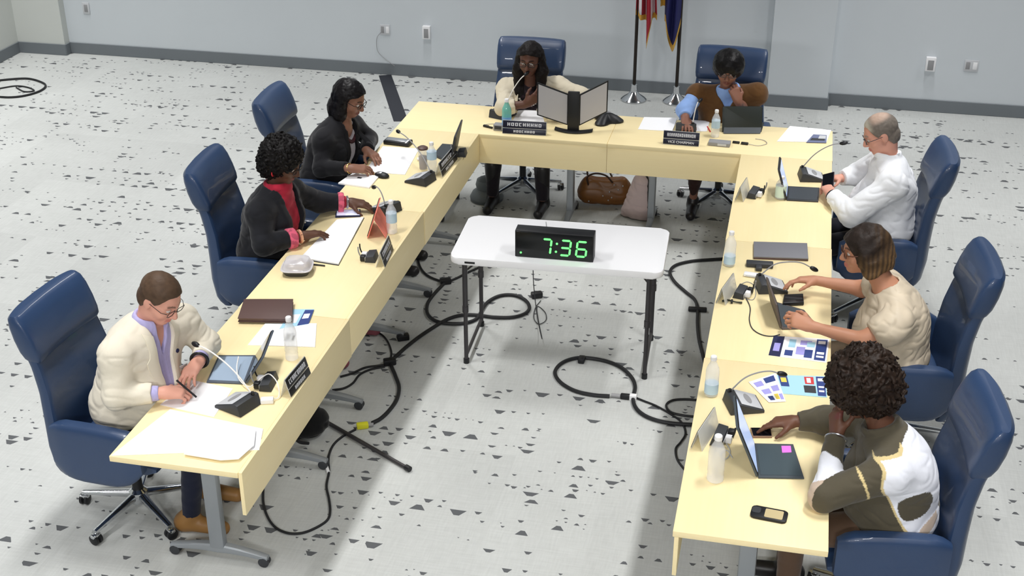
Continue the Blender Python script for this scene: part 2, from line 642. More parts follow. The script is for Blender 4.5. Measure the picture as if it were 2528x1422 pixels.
# ------------------------------------------------------------------ folding table and clock
CT = Vector((1.520, 2.162, 0))
t = thing('folding_table', 'small white folding table with black legs standing inside the U of tables', 'table', CT, 0.044)
poly = round_rect(1.222, 0.612, 0.055, 6)
MB().prism(poly, 0.688, 0.73, bev=0.008).build('tabletop', M_WHITEP, t)
MB().box((-0.49, -0.3065, 0.705), (0.06, 0.003, 0.012), 0.001).build('maker_label', M_BLACK, t)
for s in (-1, 1):
    x = s * 0.535
    for q in (-1, 1):
        lg = MB().tube([(x, q * 0.235, 0.69), (x, q * 0.235, 0.36)], 0.0155, 12)
        lg.tube([(x, q * 0.235, 0.385), (x, q * 0.235, 0.345)], 0.0185, 12)
        lg.tube([(x, q * 0.235, 0.36), (x, q * 0.235, 0.02)], 0.0125, 12)
        lg = lg.build('leg', M_GUN, t)
        MB().tube([(x, q * 0.235, 0.03), (x, q * 0.235, 0.0)], 0.0175, 12).build('rubber_foot', M_BLACK, lg)
    MB().tube([(x, -0.235, 0.05), (x, 0.235, 0.05)], 0.010, 10).build('crossbar', M_GUN, t)
    MB().tube([(x, -0.20, 0.60), (x - s * 0.14, -0.05, 0.69)], 0.006, 8).tube([(x, 0.20, 0.60), (x - s * 0.14, 0.05, 0.69)], 0.006, 8).build('brace', M_GUN, t)

pl = at(1273, 634, z=0.73)
pr = at(1462, 649, z=0.73)
ck = (pl + pr) / 2
ang = math.atan2((pr - pl).y, (pr - pl).x)
W_ = (pr - pl).length
t = thing('digital_clock', 'black box clock showing 7:36 in green digits on the white folding table', 'clock', (ck.x, ck.y, 0.73), ang)
HH = 0.165
MB().box((0, 0.048, HH / 2), (W_ + 0.01, 0.085, HH), 0.004).build('body', M_BLACK, t)
MB().box((0, 0.0035, HH / 2), (W_ - 0.006, 0.004, HH - 0.012), 0.001).build('face', mat('smoked_black_face', rgb(12, 14, 16), 0.2), t)
SEG = {'7': 'abcf', '3': 'abgcd', '6': 'acdefg'}


def seven(ch, x0, z0, w, h, t, sl=0.10):
    s, g = 0.011, 0.003
    mb = MB()
    segs = {'a': ((g, h), (w - g, h)), 'g': ((g, h / 2), (w - g, h / 2)), 'd': ((g, 0), (w - g, 0)),
            'f': ((0, h / 2 + g), (0, h - g)), 'b': ((w, h / 2 + g), (w, h - g)), 'e': ((0, g), (0, h / 2 - g)), 'c': ((w, g), (w, h / 2 - g))}
    for k in SEG[ch]:
        (xa, za), (xb, zb) = segs[k]
        p = Vector((x0 + xa + sl * za, 0.0, z0 + za))
        q = Vector((x0 + xb + sl * zb, 0.0, z0 + zb))
        d = (q - p).normalized()
        n = Vector((-d.z, 0, d.x))
        a, b = p + d * s * 0.5, q - d * s * 0.5
        ring = [p, a + n * s / 2, b + n * s / 2, q, b - n * s / 2, a - n * s / 2]
        mb.loft([[v + Vector((0, 0.0016, 0)) for v in ring], [v + Vector((0, -0.001, 0)) for v in ring]])
    return mb.build('digit', M_GREEN, t, smooth=0)


u0 = -W_ / 2
SEG['7'] = 'abc'
seven('7', u0 + W_ * 0.335, 0.033, 0.05, 0.092, t)
seven('3', u0 + W_ * 0.575, 0.033, 0.055, 0.092, t)
seven('6', u0 + W_ * 0.785, 0.033, 0.055, 0.092, t)
dm = MB()
for zz in (0.052, 0.102):
    dm.lathe([(0, 0), (0.0065, 0), (0.0065, 0.002), (0, 0.002)], 14, (u0 + W_ * 0.515 + 0.1 * zz, 0.001, zz), Matrix.Rotation(PI / 2, 3, 'X'))
dm.build('colon', M_GREEN, t)
MB().lathe([(0, 0), (0.006, 0), (0.006, 0.002), (0, 0.002)], 14, (u0 + 0.03, 0.001, 0.03), Matrix.Rotation(PI / 2, 3, 'X')).build('indicator_dot', M_GREEN, t)

# ------------------------------------------------------------------ executive chairs
def make_chair(dz=0.0, label='', group=None):
    """faces +x; dz lowers the gas lift"""
    t = thing('executive_chair', label, 'chair', group=group)
    # base: five chrome spokes, each with its caster
    hub = MB().lathe([(0, 0.065), (0.045, 0.065), (0.05, 0.075), (0.045, 0.125), (0.03, 0.14), (0, 0.14)], 20)
    hub.build('hub', M_CHROME, t)
    for k in range(5):
        a = 2 * PI * k / 5 + R_(40)
        d = Vector((math.cos(a), math.sin(a), 0))
        n = Vector((-d.y, d.x, 0))
        secs = []
        for j in range(6):
            f = j / 5
            p = d * (0.03 + 0.275 * f) + Vector((0, 0, 0.105 - 0.035 * f))
            secs.append([p + n * u + Vector((0, 0, v)) for u, v in super_ring(0, 0.022 - 0.008 * f, 0.020 - 0.009 * f, 12, 3)])
        sp_ = MB().loft(secs).build('base_spoke', M_CHROME, t)
        p = d * 0.302
        cst = MB()
        for e in (-1, 1):
            cst.lathe([(0, -0.010), (0.021, -0.010), (0.028, -0.006), (0.028, 0.006), (0.021, 0.010), (0, 0.010)], 18, p + d * e * 0.013 + Vector((0, 0, 0.0285)),
                      Matrix.Rotation(a, 3, 'Z') @ Matrix.Rotation(PI / 2, 3, 'Y'))
        cst.build('caster', M_BLACK, sp_)
        MB().box(p + Vector((0, 0, 0.048)), (0.05, 0.034, 0.026), 0.01, Matrix.Rotation(a, 3, 'Z')).build('caster_hood', M_CHROME, sp_)
    MB().tube([(0, 0, 0.13), (0, 0, 0.40 + dz)], 0.026, 16).build('gas_column', M_BLACK, t)
    MB().box((0.0, 0, 0.395 + dz), (0.26, 0.20, 0.035), 0.008).build('tilt_mechanism', M_BLACK, t)
    # seat cushion
    secs = []
    for k in range(13):
        f = k / 12
        x = -0.23 + 0.50 * f
        sc = 1 - 0.10 * max(0, (f - 0.8) / 0.2) ** 2
        zt = 0.50 - 0.012 * math.sin(PI * f) - 0.03 * max(0, (f - 0.75) / 0.25) ** 2
        zb = 0.405
        if k in (0, 12):
            zt, zb = zt - 0.02, zb + 0.02
        secs.append([Vector((x, u * sc, (zt + zb) / 2 + v + dz)) for u, v in super_ring(0, 0.255, (zt - zb) / 2, 28, 5)])
    MB().loft(secs).build('seat', M_LEATHER, t)
    # upholstered closed arms
    for s in (-1, 1):
        secs = []
        for k in range(14):
            f = k / 13
            x = -0.20 + 0.46 * f
            zt = 0.692 + 0.01 * math.sin(PI * f) - 0.012 * f
            zb = 0.385 + 0.05 * (1 - min(1, f * 3)) ** 2 + 0.07 * max(0, (f - 0.6) / 0.4) ** 2
            hw = 0.042
            if k in (0, 13):
                zt, zb, hw = zt - 0.025, zb + 0.025, 0.026
            if k in (1, 12):
                zt, zb, hw = zt - 0.007, zb + 0.007, 0.036
            secs.append([Vector((x, s * 0.304 + u, (zt + zb) / 2 + v + dz)) for u, v in super_ring(0, hw, (zt - zb) / 2, 24, 4.5)])
        MB().loft(secs).build('arm', M_LEATHER, t)
    # backrest shell
    key = [(0.36, -0.215, 0.27, 0.035), (0.40, -0.235, 0.285, 0.05), (0.52, -0.25, 0.29, 0.052), (0.66, -0.255, 0.283, 0.050), (0.80, -0.268, 0.268, 0.046), (0.92, -0.295, 0.256, 0.044),
           (0.98, -0.316, 0.252, 0.044), (1.03, -0.332, 0.250, 0.040), (1.06, -0.338, 0.24, 0.03)]

    def prof(z):
        for a, b in zip(key[:-1], key[1:]):
            if z <= b[0]:
                f = (z - a[0]) / (b[0] - a[0])
                f = f * f * (3 - 2 * f) if False else f
                return [a[i] + (b[i] - a[i]) * f for i in range(1, 4)]
        return list(key[-1][1:])

    secs = []
    nz_ = 26
    for k in range(nz_ + 1):
        z = 0.36 + 0.70 * k / nz_
        x, hw, ht = prof(z)
        # wings curve forward a little
        ring = []
        for u, v in super_ring(0, hw, ht, 32, 4):
            ring.append(Vector((x + v + 0.035 * (abs(u) / hw) ** 2.5, u, z + dz)))
        secs.append(ring)
    MB().loft(secs).build('backrest', M_LEATHER, t)
    # head roll
    secs = []
    ks = [(0.955, -0.308, 0.250, 0.045), (0.97, -0.312, 0.258, 0.058), (1.0, -0.322, 0.262, 0.066), (1.06, -0.340, 0.264, 0.066), (1.125, -0.359, 0.263, 0.058), (1.165, -0.372, 0.259, 0.044), (1.182, -0.379, 0.250, 0.022)]
    for z, x, hw, ht in ks:
        secs.append([Vector((x + 0.012 + v + 0.028 * (abs(u) / hw) ** 2.5, u, z + dz)) for u, v in super_ring(0, hw, ht, 40, 5)])
    MB().loft(secs).build('head_cushion', M_LEATHER, t)
    return t


CHG = 'navy leather chairs around the tables'
CH = {}
CH['LM'] = make_chair(0, 'navy leather chair holding the man in the cream blazer', CHG)
CH['LM'].location, CH['LM'].rotation_euler = (-0.235, 0.125, 0), (0, 0, R_(-3))


def chair(k, x, y, deg, label, src='LM'):
    CH[k] = dup(CH[src], (x, y, 0), R_(deg), label, CHG)


chair('L2', -0.235, 1.935, 5, 'navy leather chair behind the woman with short black curls and red shirt')
chair('L1', -0.315, 3.14, 3, 'navy leather chair behind the woman in the black blazer')
CH['H1'] = make_chair(-0.05, 'navy leather chair at the head table behind the woman in the cream jacket', CHG)
CH['H1'].location, CH['H1'].rotation_euler = (0.775, 4.56, 0), (0, 0, R_(-90))
chair('R1', 3.365, 3.11, 183, 'navy leather chair under the grey-haired man in the white shirt', 'H1')
chair('R2', 3.455, 1.58, 184, 'navy leather chair under the woman in the beige blouse', 'H1')
chair('R3', 3.335, 0.16, 186, 'navy leather chair under the woman in the patterned sweater', 'H1')
chair('H2', 2.275, 4.65, -93, 'navy leather chair at the head table behind the woman in the brown vest', 'H1')
# ------------------------------------------------------------------ things on the tables
def loc(px, py, h=0.0):
    p = tab(px, py)
    return Vector((p.x, p.y, TZ + 0.0006 + h))


def conf_mic(px, py, yaw, tip, label, plate=True, neck_mat=None, bend=0.5):
    """wedge-shaped delegate unit; +x of the thing points at its user; tip = world point of the microphone head"""
    o = loc(px, py)
    t = thing('conference_microphone', label, 'microphone', o, yaw, 'conference microphones on the tables')
    poly = [(0.085, 0.0), (0.085, 0.012), (-0.045, 0.058), (-0.062, 0.055), (-0.075, 0.0)]
    M = Matrix(((1, 0, 0, 0), (0, 0, 1, 0), (0, 1, 0, 0), (0, 0, 0, 1)))
    MB().prism(poly, -0.072, 0.072, M, bev=0.004).build('base', M_DARK, t)
    sl = math.atan2(0.046, -0.13)
    rot = Matrix.Rotation(-(PI - sl) * -1, 3, 'Y')
    pm = MB().box((0.026, 0, 0.0362), (0.108, 0.128, 0.004), 0.002, Matrix.Rotation(math.atan2(0.046, 0.13), 3, 'Y'))
    pl_ = pm.build('control_plate', M_LGREY if plate else M_DARK, t)
    g = MB()
    ring = [(0.018 * math.cos(2 * PI * k / 20), 0.042 * math.sin(2 * PI * k / 20)) for k in range(20)]
    rm = Matrix.Translation((0.022, 0, 0.0378)) @ Matrix.Rotation(math.atan2(0.046, 0.13), 4, 'Y')
    g.prism(ring, 0.0005, 0.003, rm)
    g.build('speaker_grille', M_GREYP if plate else M_BLACK, pl_)
    Minv = Matrix.Rotation(-yaw, 3, 'Z')
    tl = Minv @ (Vector(tip) - o)
    r0 = Vector((-0.05, 0.045 if tl.y > 0 else -0.045, 0.055))
    mid = r0.lerp(tl, 0.5) + Vector((0, 0, 0.05 * bend + 0.02))
    pts = [r0, r0.lerp(mid, 0.5) + Vector((0, 0, 0.03 * bend)), mid, mid.lerp(tl, 0.55) + Vector((0, 0, 0.02 * bend)), tl]
    MB().tube([r0 - Vector((0, 0, 0.008)), r0 + Vector((0, 0, 0.014))], 0.009, 12).build('neck_socket', M_BLACK, t)
    MB().tube(pts, 0.0036, 8, smooth=6).build('gooseneck', neck_mat or M_GREYP, t)
    d = (tl - pts[-2]).normalized()
    MB().ball(tl + d * 0.012, (0.013, 0.013, 0.027), d.to_track_quat('Z', 'Y').to_matrix()).build('foam_head', M_BLACK, t)
    return t


def bottle(px, py, label, h=0.21, r=0.032, body=None, lab=None, capm=None, lz=(0.35, 0.62)):
    t = thing('water_bottle', label, 'bottle', loc(px, py), 0, 'water bottles on the tables')
    H = h
    prof = [(0, 0.001), (r * 0.8, 0.0), (r, 0.006), (r, H * 0.14), (r * 0.95, H * 0.17), (r, H * 0.2), (r, H * 0.62), (r * 0.92, H * 0.70), (r * 0.62, H * 0.80), (r * 0.42, H * 0.87), (r * 0.40, H * 0.93), (0, H * 0.93)]
    MB().lathe(prof, 24).build('bottle_body', body or M_BOT, t)
    MB().lathe([(r * 0.2, H * 0.905), (r * 0.47, H * 0.905), (r * 0.47, H * 0.985), (r * 0.40, H), (0, H)], 18).build('cap', capm or M_WHITEP, t)
    if lab is not None:
        MB().lathe([(r * 1.012, H * lz[0]), (r * 1.015, H * lz[0]), (r * 1.015, H * lz[1]), (r * 1.012, H * lz[1])], 24).build('label_band', lab, t)
    return t


def clear(name, col, a, rough=0.1):
    return mat(name, col, rough, alpha=a, spec=0.6)


M_BOT = clear('clear_bottle', rgb(248, 250, 253), 0.36)
M_BOTG = clear('green_tinted_bottle', rgb(120, 205, 190), 0.72)
M_CLAM = clear('clear_clamshell', rgb(240, 236, 240), 0.55, 0.15)
M_LID = clear('clear_acrylic_holder', rgb(226, 228, 226), 0.55, 0.15)
M_TEA = mat('brown_iced_drink', rgb(96, 60, 44), 0.25)


def strokes(w, h, n, seed, mb, x0, z0, y):
    """a run of small illegible white letter strokes"""
    rnd = random.Random(seed)
    cw_ = w / n
    for k in range(n):
        x = x0 + cw_ * (k + 0.5)
        kind = rnd.random()
        ww = cw_ * 0.22
        mb.box((x - cw_ * 0.26, y, z0 + h / 2), (ww, 0.0012, h))
        if kind < 0.75:
            mb.box((x + cw_ * 0.22, y, z0 + h / 2), (ww, 0.0012, h))
        if kind < 0.45:
            mb.box((x, y, z0 + h * 0.5), (cw_ * 0.5, 0.0012, h * 0.16))
        if kind > 0.3:
            mb.box((x, y, z0 + h * 0.92), (cw_ * 0.5, 0.0012, h * 0.16))
        if kind > 0.55:
            mb.box((x, y, z0 + h * 0.08), (cw_ * 0.5, 0.0012, h * 0.16))


def name_plate(pa, pb, label, n1, n2, platem, seed, tilt=15, title=None):
    """pa, pb: pixels of the ends of the lower front edge, in reading order (left to right for the reader)"""
    a, b = loc(*pa), loc(*pb)
    c = (a + b) / 2
    ang = math.atan2((b - a).y, (b - a).x)
    L = (b - a).length
    t = thing('name_plate', label, 'name plate', c, ang, 'name plates on the tables')
    H = 0.098
    rx = Matrix.Rotation(-R_(tilt), 4, 'X')
    hol = MB()
    hol.box((0, 0, H / 2), (L, 0.003, H), 0.001)
    bmesh.ops.transform(hol.bm, matrix=rx, verts=hol.bm.verts)
    back = MB()
    back.box((0, 0, H / 2), (L, 0.003, H), 0.001)
    top = rx @ Vector((0, 0, H))
    bmesh.ops.transform(back.bm, matrix=Matrix.Translation((0, 2 * top.y, 0)) @ Matrix.Rotation(R_(tilt), 4, 'X'), verts=back.bm.verts)
    hol.build('front_leaf', M_LID, t)
    back.build('rear_leaf', M_LID, t)
    for nm, z0, hh, n, s in (('name_strip', 0.045, 0.05, n1, 1), ('title_strip', 0.004, 0.036, n2, 2)):
        mb = MB()
        mb.box((0, -0.003, z0 + hh / 2), (L - 0.004, 0.002, hh), 0.0006)
        bmesh.ops.transform(mb.bm, matrix=rx, verts=mb.bm.verts)
        st = mb.build(nm, platem, t)
        if title and nm == 'title_strip':
            fc = bpy.data.curves.new('lettering', 'FONT')
            fc.body = title
            fc.size = 0.024
            fc.extrude = 0.0006
            fc.align_x = 'CENTER'
            fc.materials.append(M_LETTER)
            fo = bpy.data.objects.new('lettering', fc)
            COL.objects.link(fo)
            fo.parent = st
            bpy.context.view_layer.update()
            lm = bpy.data.meshes.new_from_object(fo)
            bpy.data.objects.remove(fo)
            fo = bpy.data.objects.new('lettering', lm)
            COL.objects.link(fo)
            fo.parent = st
            fo.matrix_local = rx @ Matrix.Translation((0, -0.0046, z0 + 0.010)) @ Matrix.Rotation(PI / 2, 4, 'X')
        elif n:
            mb = MB()
            fr = 0.80 if nm == 'name_strip' else 0.5
            strokes(L * fr * n / max(n1, 1) if nm == 'name_strip' else L * fr, hh * 0.46, n, seed + s, mb, -L * fr / 2, z0 + hh * 0.27, -0.0045)
            bmesh.ops.transform(mb.bm, matrix=rx, verts=mb.bm.verts)
            mb.build('lettering', M_LETTER, st, smooth=0)
    return t


def sheet(corners, label, name='paper_sheet', m=None, th=0.0012, h=0.0, cat='paper', group=None, marks=(), parent=None):
    """flat sheet from the pixels of its four corners; marks: (u0,v0,u1,v1,material) printed areas"""
    corners = corners[1:] + corners[:1]
    P = [tab(*c, h) for c in corners]
    c = sum(P, Vector()) / 4
    loc_ = Vector((c.x, c.y, TZ + 0.0006 + h))
    Q = [Vector((p.x - c.x, p.y - c.y)) for p in P]
    mb = MB().prism([(q.x, q.y) for q in Q], 0, th)
    o = mb.build(name, m or M_PAPER, parent, smooth=0)
    o.location = loc_
    tag(o, label, cat, group)
    for i, (u0, v0, u1, v1, mm) in enumerate(marks):
        def uv(u, v):
            return Q[0] * (1 - u) * (1 - v) + Q[1] * u * (1 - v) + Q[2] * u * v + Q[3] * (1 - u) * v
        pp = [uv(u0, v0), uv(u1, v0), uv(u1, v1), uv(u0, v1)]
        MB().prism([(q.x, q.y) for q in pp], th, th + 0.0004 + 0.0001 * i).build('printed_area', mm, o, smooth=0)
    return o


def slab(name, corners, th, m, label, cat, bev=0.003, h=0.0, group=None):
    P = [tab(*c) for c in corners]
    c = sum(P, Vector()) / 4
    t = thing(name, label, cat, (c.x, c.y, TZ + 0.0006 + h), 0, group)
    poly = [(p.x - c.x, p.y - c.y) for p in P]
    if sum(poly[i][0] * poly[(i + 1) % 4][1] - poly[(i + 1) % 4][0] * poly[i][1] for i in range(4)) < 0:
        poly = poly[::-1]
    return t, poly


def cable(name, pix, r, m, label, cat='cable', z=None, smooth=6, group=None, table=False, parent=None):
    z0 = (TZ if table else 0.0) + r + 0.0006
    pts = []
    for p in pix:
        if isinstance(p, Vector):
            pts.append(p)
        else:
            pts.append(at(p[0], p[1], z=z0 + (p[2] if len(p) > 2 else 0.0)))
    c = pts[0].copy()
    c.z = (TZ if table else 0.0)
    o = MB().tube([p - c for p in pts], r, 8, smooth=smooth).build(name, m, parent)
    o.location = c
    return tag(o, label, cat, group)


def power_box(px, py, yaw, label, plugs=2, w=0.13):
    t = thing('table_power_box', label, 'power box', loc(px, py), yaw, 'power boxes on the tables')
    poly = [(-0.03, 0), (0.03, 0), (0.024, 0.034), (-0.02, 0.04)]
    M = Matrix(((0, 0, 1, 0), (1, 0, 0, 0), (0, 1, 0, 0), (0, 0, 0, 1)))
    MB().prism(poly, -w / 2, w / 2, M, bev=0.002).build('housing', M_DARK, t)
    MB().box((0, 0.029, 0.017), (w * 0.9, 0.004, 0.024), 0.001).build('socket_strip', M_SILVER, t)
    for k in range(plugs):
        x = -w * 0.3 + k * w * 0.42
        pg = MB().box((x, 0.044, 0.02), (0.032, 0.03, 0.032), 0.005).build('plug', M_WHITEP if k % 2 else M_BLACK, t)
        MB().tube([(x, 0.06, 0.034), (x, 0.068, 0.06), (x + 0.005, 0.07, 0.085)], 0.004, 8, smooth=4).build('plug_cord', M_BLACK if k % 2 else M_GREYP, pg)
    return t


# ---- left row, near table: the man in the cream blazer
fold = [(300, 1118), (430, 1010), (640, 1062), (600, 1140)]
t, poly = slab('file_folder', [(275, 1126), (420, 1012), (650, 1060), (640, 1112)], 0.004, M_PAPER, 'open white paper folder spread over the near end of the left table', 'folder')
MB().prism(poly, 0, 0.003).build('folder_cover', M_PAPER, t, smooth=0)
a_ = [tab(*p) - t.location for p in [(455, 1128), (470, 1030), (632, 1068), (628, 1106), (590, 1140), (545, 1143)]]
pl6 = [(p.x, p.y) for p in a_][::-1]
MB().prism(pl6, 0.012, 0.0145).build('raised_leaf', M_PAPER, t, smooth=0)
b_ = [tab(*p) - t.location for p in [(462, 1126), (540, 1138), (536, 1130), (470, 1116)]]
MB().prism([(p.x, p.y) for p in b_], 0.003, 0.011).build('folded_flap', M_CREAMP, t, smooth=0)
sheet([(395, 1000), (470, 938), (575, 960), (528, 1030)], 'white sheets of paper under the hands of the man in the cream blazer', marks=())
sheet([(612, 853), (655, 800), (782, 800), (778, 858)], 'white printed sheets with a small picture next to the brown folio', th=0.004,
      marks=((0.50, 0.45, 0.66, 0.80, M_LGREY), (0.52, 0.5, 0.58, 0.7, M_GREYP), (0.62, 0.55, 0.655, 0.75, M_DARK)))
sheet([(690, 812), (722, 764), (776, 764), (762, 800)], 'blue and white brochure sticking out from under the brown folio', name='brochure', m=M_CYANPR, h=0.0045, cat='brochure', group='printed brochures',
      marks=((0.60, 0.05, 1.0, 1.0, M_BLUEPR), (0.1, 0.3, 0.5, 0.8, M_PAPER), (0.65, 0.3, 0.9, 0.6, M_PAPER)))
t, poly = slab('leather_folio', [(588, 800), (604, 752), (725, 752), (722, 802)], 0.03, M_BROWNL, 'closed dark brown leather folio on the left table', 'folio')
MB().prism(poly, 0.0245, 0.029, bev=0.0015).prism(poly, 0.0055, 0.0095, bev=0.001).build('cover', M_BROWNL, t)
MB().prism([(x * 0.97, y * 0.95) for x, y in poly], 0.0085, 0.0255).build('page_block', M_BROWNL, t)
t.location.z += 0.005
bottle(721, 886, 'clear water bottle with white cap between the propped-up tablet and the printed sheets', lab=None, h=0.235)


def tablet_keyboard(kb, top, label, keym=M_KEYS, screen=M_LIT, kick=False, name='tablet_computer', th=0.012, hgt=None, back=M_SLATE, name_kb='keyboard', flip=1):
    """kb: pixels of the keyboard corners: hinge end first (a, b along the hinge; c, d at the user's edge); top: world point over the middle of the screen's upper edge"""
    P = [tab(*c) for c in kb]
    c = sum(P, Vector()) / 4
    t = thing(name, label, 'tablet', (c.x, c.y, TZ + 0.0006), 0, 'tablets and laptops on the tables')
    Q = [Vector((p.x - c.x, p.y - c.y, 0)) for p in P]
    poly = [(q.x, q.y) for q in Q]
    if sum(poly[i][0] * poly[(i + 1) % 4][1] - poly[(i + 1) % 4][0] * poly[i][1] for i in range(4)) < 0:
        poly = poly[::-1]
    kbo = MB().prism(poly, 0, 0.008, bev=0.002).build(name_kb, back, t)
    cc = sum((Vector((x, y, 0)) for x, y in poly), Vector()) / 4
    MB().prism([(x * 0.9, y * 0.88) for x, y in poly], 0.008, 0.0095).build('key_field', keym, kbo)
    hinge = (Q[0] + Q[1]) / 2 + Vector((0, 0, 0.006))
    ax = (Q[1] - Q[0]).normalized()
    L = (Q[1] - Q[0]).length
    up = Vector(top) - Vector(t.location) - hinge
    up = up - ax * up.dot(ax)
    hg = hgt or up.length
    up.normalize()
    nrm = ax.cross(up).normalized()
    user = (Q[2] + Q[3] - Q[0] - Q[1]).normalized()
    if nrm.dot(user) < 0:
        nrm = -nrm
    M = Matrix((ax, up, nrm)).transposed().to_4x4()
    M.translation = hinge + up * (hg / 2)
    case = MB().prism(round_rect(L, hg, 0.012), -0.009, 0.0, M, bev=0.002).build('tablet_case', back, t)
    MB().prism(round_rect(L - 0.012, hg - 0.012, 0.008), 0.0, 0.003, M).build('bezel', M_BLACK, case)
    MB().prism(round_rect(L - 0.03, hg - 0.03, 0.004), 0.003, 0.0036, M).build('screen', screen, case)
    if kick:
        K = hinge + up * (hg * 0.55) - nrm * 0.012
        foot = Vector((K.x, K.y, 0.004)) - Vector((nrm.x, nrm.y, 0)).normalized() * (hg * 0.28)
        if foot.z < K.z:
            d = foot - K
            kn = ax.cross(d).normalized()
            M2 = Matrix((ax, d.normalized(), kn)).transposed().to_4x4()
            M2.translation = (K + foot) / 2
            MB().prism(round_rect(L * 0.9, d.length, 0.006), -0.0015, 0.0015, M2).build('kickstand', back, t)
    return t


tk = tablet_keyboard([(605, 950), (632, 880), (540, 880), (510, 946)], at(655, 862, y=0.38) + Vector((0.012, 0, 0.03)), 'tablet with grey and pale blue keyboard open before the man in the cream blazer', keym=mat('pale_blue_palm_rest', rgb(150, 168, 188), 0.5), screen=M_SCREEN, back=mat('blue_grey_cover', rgb(78, 86, 98), 0.6), kick=False)
conf_mic(590, 1003, PI - 0.35, at(487, 852, x=0.12), 'conference microphone with white gooseneck bent towards the man in the cream blazer', neck_mat=M_WHITECAB)
name_plate((718, 983), (767, 923), 'black name plate with white lettering before the man in the cream blazer', 10, 6, M_PLATEK, 1)
power_box(664, 950, PI / 2 + .1, 'black power box with plugs behind the nearest name plate of the left row')
t = thing('charger', 'white phone charger with its lead lying by the power box on the left near table', 'charger', loc(660, 994), 0.3)
MB().box((0, 0, 0.012), (0.06, 0.035, 0.024), 0.005).build('adapter', M_WHITEP, t)
pts = [tab(*p) - t.location for p in [(660, 985, 0.015), (690, 985, 0.01), (697, 950, 0.05), (690, 925, 0.06), (675, 928, 0.05), (655, 940, 0.03), (635, 948, 0.02), (625, 925, 0.02), (632, 895, 0.04), (648, 870, 0.05)]]
MB().tube(pts, 0.0028, 8, smooth=6).build('lead', M_WHITECAB, t)
# ---- left row, middle table: the woman in the red shirt
t, poly = slab('notebook', [(742, 640), (832, 546), (898, 540), (836, 655)], 0.012, M_PAPER, 'open white notebook with black cover under the hand of the woman in the red shirt', 'notebook')
MB().prism([(x * 1.02, y * 1.02) for x, y in poly], 0, 0.003).build('cover', M_BLACK, t)
MB().prism(poly, 0.003, 0.011).build('pages', M_PAPER, t)
p0, p1 = loc(772, 652, 0.0), loc(806, 656, 0.0)
pn = MB().tube([Vector((0, 0, 0.005)), p1 - p0 + Vector((0, 0, 0.005))], 0.0045, 10).build('pen', M_BLACK)
pn.location = p0 + Vector((-0.005, -0.012, 0))
tag(pn, 'black pen lying beside the open notebook on the left row', 'pen')
t, poly = slab('mobile_phone', [(828, 538), (830, 522), (890, 520), (890, 536)], 0.01, M_BLACK, 'phone in a dark case with bright screen behind the open notebook', 'phone')
MB().prism(poly, 0, 0.011, bev=0.002).build('phone_case', M_NAVYPR, t)
MB().prism([(x * 0.92, y * 0.86) for x, y in poly], 0.011, 0.0118).build('screen', mat('bright_screen', rgb(225, 228, 250), 0.3, emit=rgb(215, 220, 250), estr=0.35), t)
tr = tab(912, 586)
t = thing('tablet_computer', 'tablet in a coral cover standing on edge before the woman in the red shirt', 'tablet', (tr.x, tr.y, TZ + 0.0006), 0, 'tablets and laptops on the tables')
a0 = tab(906, 590) - t.location
b0 = tab(926, 522) - t.location
ax = Vector((b0.x - a0.x, b0.y - a0.y, 0))
L = 0.235
ax.normalize()
up = (Vector((0.06, 0, 0.17))).normalized()
up = (up - ax * up.dot(ax)).normalized()
nr = ax.cross(up)
if nr.x > 0:
    nr = -nr
M = Matrix((ax, up, nr)).transposed().to_4x4()
M.translation = Vector((a0.x, a0.y, 0.0)) + ax * L / 2 + up * 0.088 + Vector((0, 0, 0.004))
cs = MB().prism(round_rect(L, 0.175, 0.012), -0.007, 0.0, M, bev=0.002).build('cover', M_CORAL, t)
MB().prism(round_rect(L - 0.012, 0.163, 0.008), 0.0, 0.004, M).build('screen', M_SCREEN, cs)
d = (Vector((0.085, 0, 0.008)) + M.translation - Vector((0, 0, M.translation.z))) - (M.translation + up * 0.03 + Vector((0.01, 0, 0)))
M2 = Matrix((ax, d.normalized(), ax.cross(d).normalized())).transposed().to_4x4()
M2.translation = M.translation + up * 0.03 + Vector((0.01, 0, 0)) + d / 2
MB().prism(round_rect(L * 0.9, d.length, 0.008), -0.0015, 0.0015, M2).build('kickstand', M_CORAL, t)
conf_mic(952, 520, PI - 0.5, at(925, 462, x=0.30), 'conference microphone half hidden behind the coral tablet', plate=True)
bottle(968, 575, 'clear water bottle with pale label behind the coral tablet', lab=M_LABEL)
power_box(918, 640, PI / 2 + .1, 'silver and black power box beside the name plate on the middle left table', plugs=2, w=0.10)
name_plate((950, 662), (971, 618), 'black name plate with white lettering before the woman in the red shirt', 12, 6, M_PLATEK, 5)
t = thing('salad_container', 'clear clamshell food container with dark tray on the middle left table', 'food container', loc(735, 672), 0.2)
MB().loft([[Vector((u, v, z)) for u, v in super_ring(0, a, b, 28, 4)] for z, a, b in ((0, 0.06, 0.06), (0.004, 0.066, 0.066), (0.032, 0.083, 0.083), (0.036, 0.086, 0.086))]).build('tray', M_DARK, t)
MB().loft([[Vector((u, v, z)) for u, v in super_ring(0, a, b, 28, 4)] for z, a, b in ((0.0362, 0.088, 0.088), (0.04, 0.088, 0.088), (0.042, 0.08, 0.08), (0.072, 0.068, 0.068), (0.078, 0.060, 0.060))]).build('lid', M_CLAM, t)
rnd = random.Random(3)
fl = MB()
for k in range(26):
    a = rnd.random() * 6.28
    q = 0.06 * math.sqrt(rnd.random())
    fl.ball((q * math.cos(a), q * math.sin(a), 0.045), (0.016, 0.012, 0.006), Matrix.Rotation(rnd.random() * 3, 3, 'X'), 8, 5)
fo = fl.build('food', mat('olive_and_tan_food', rgb(150, 130, 95), 0.7, noise=0.5, nscale=30), t)
fo['kind'] = 'stuff'
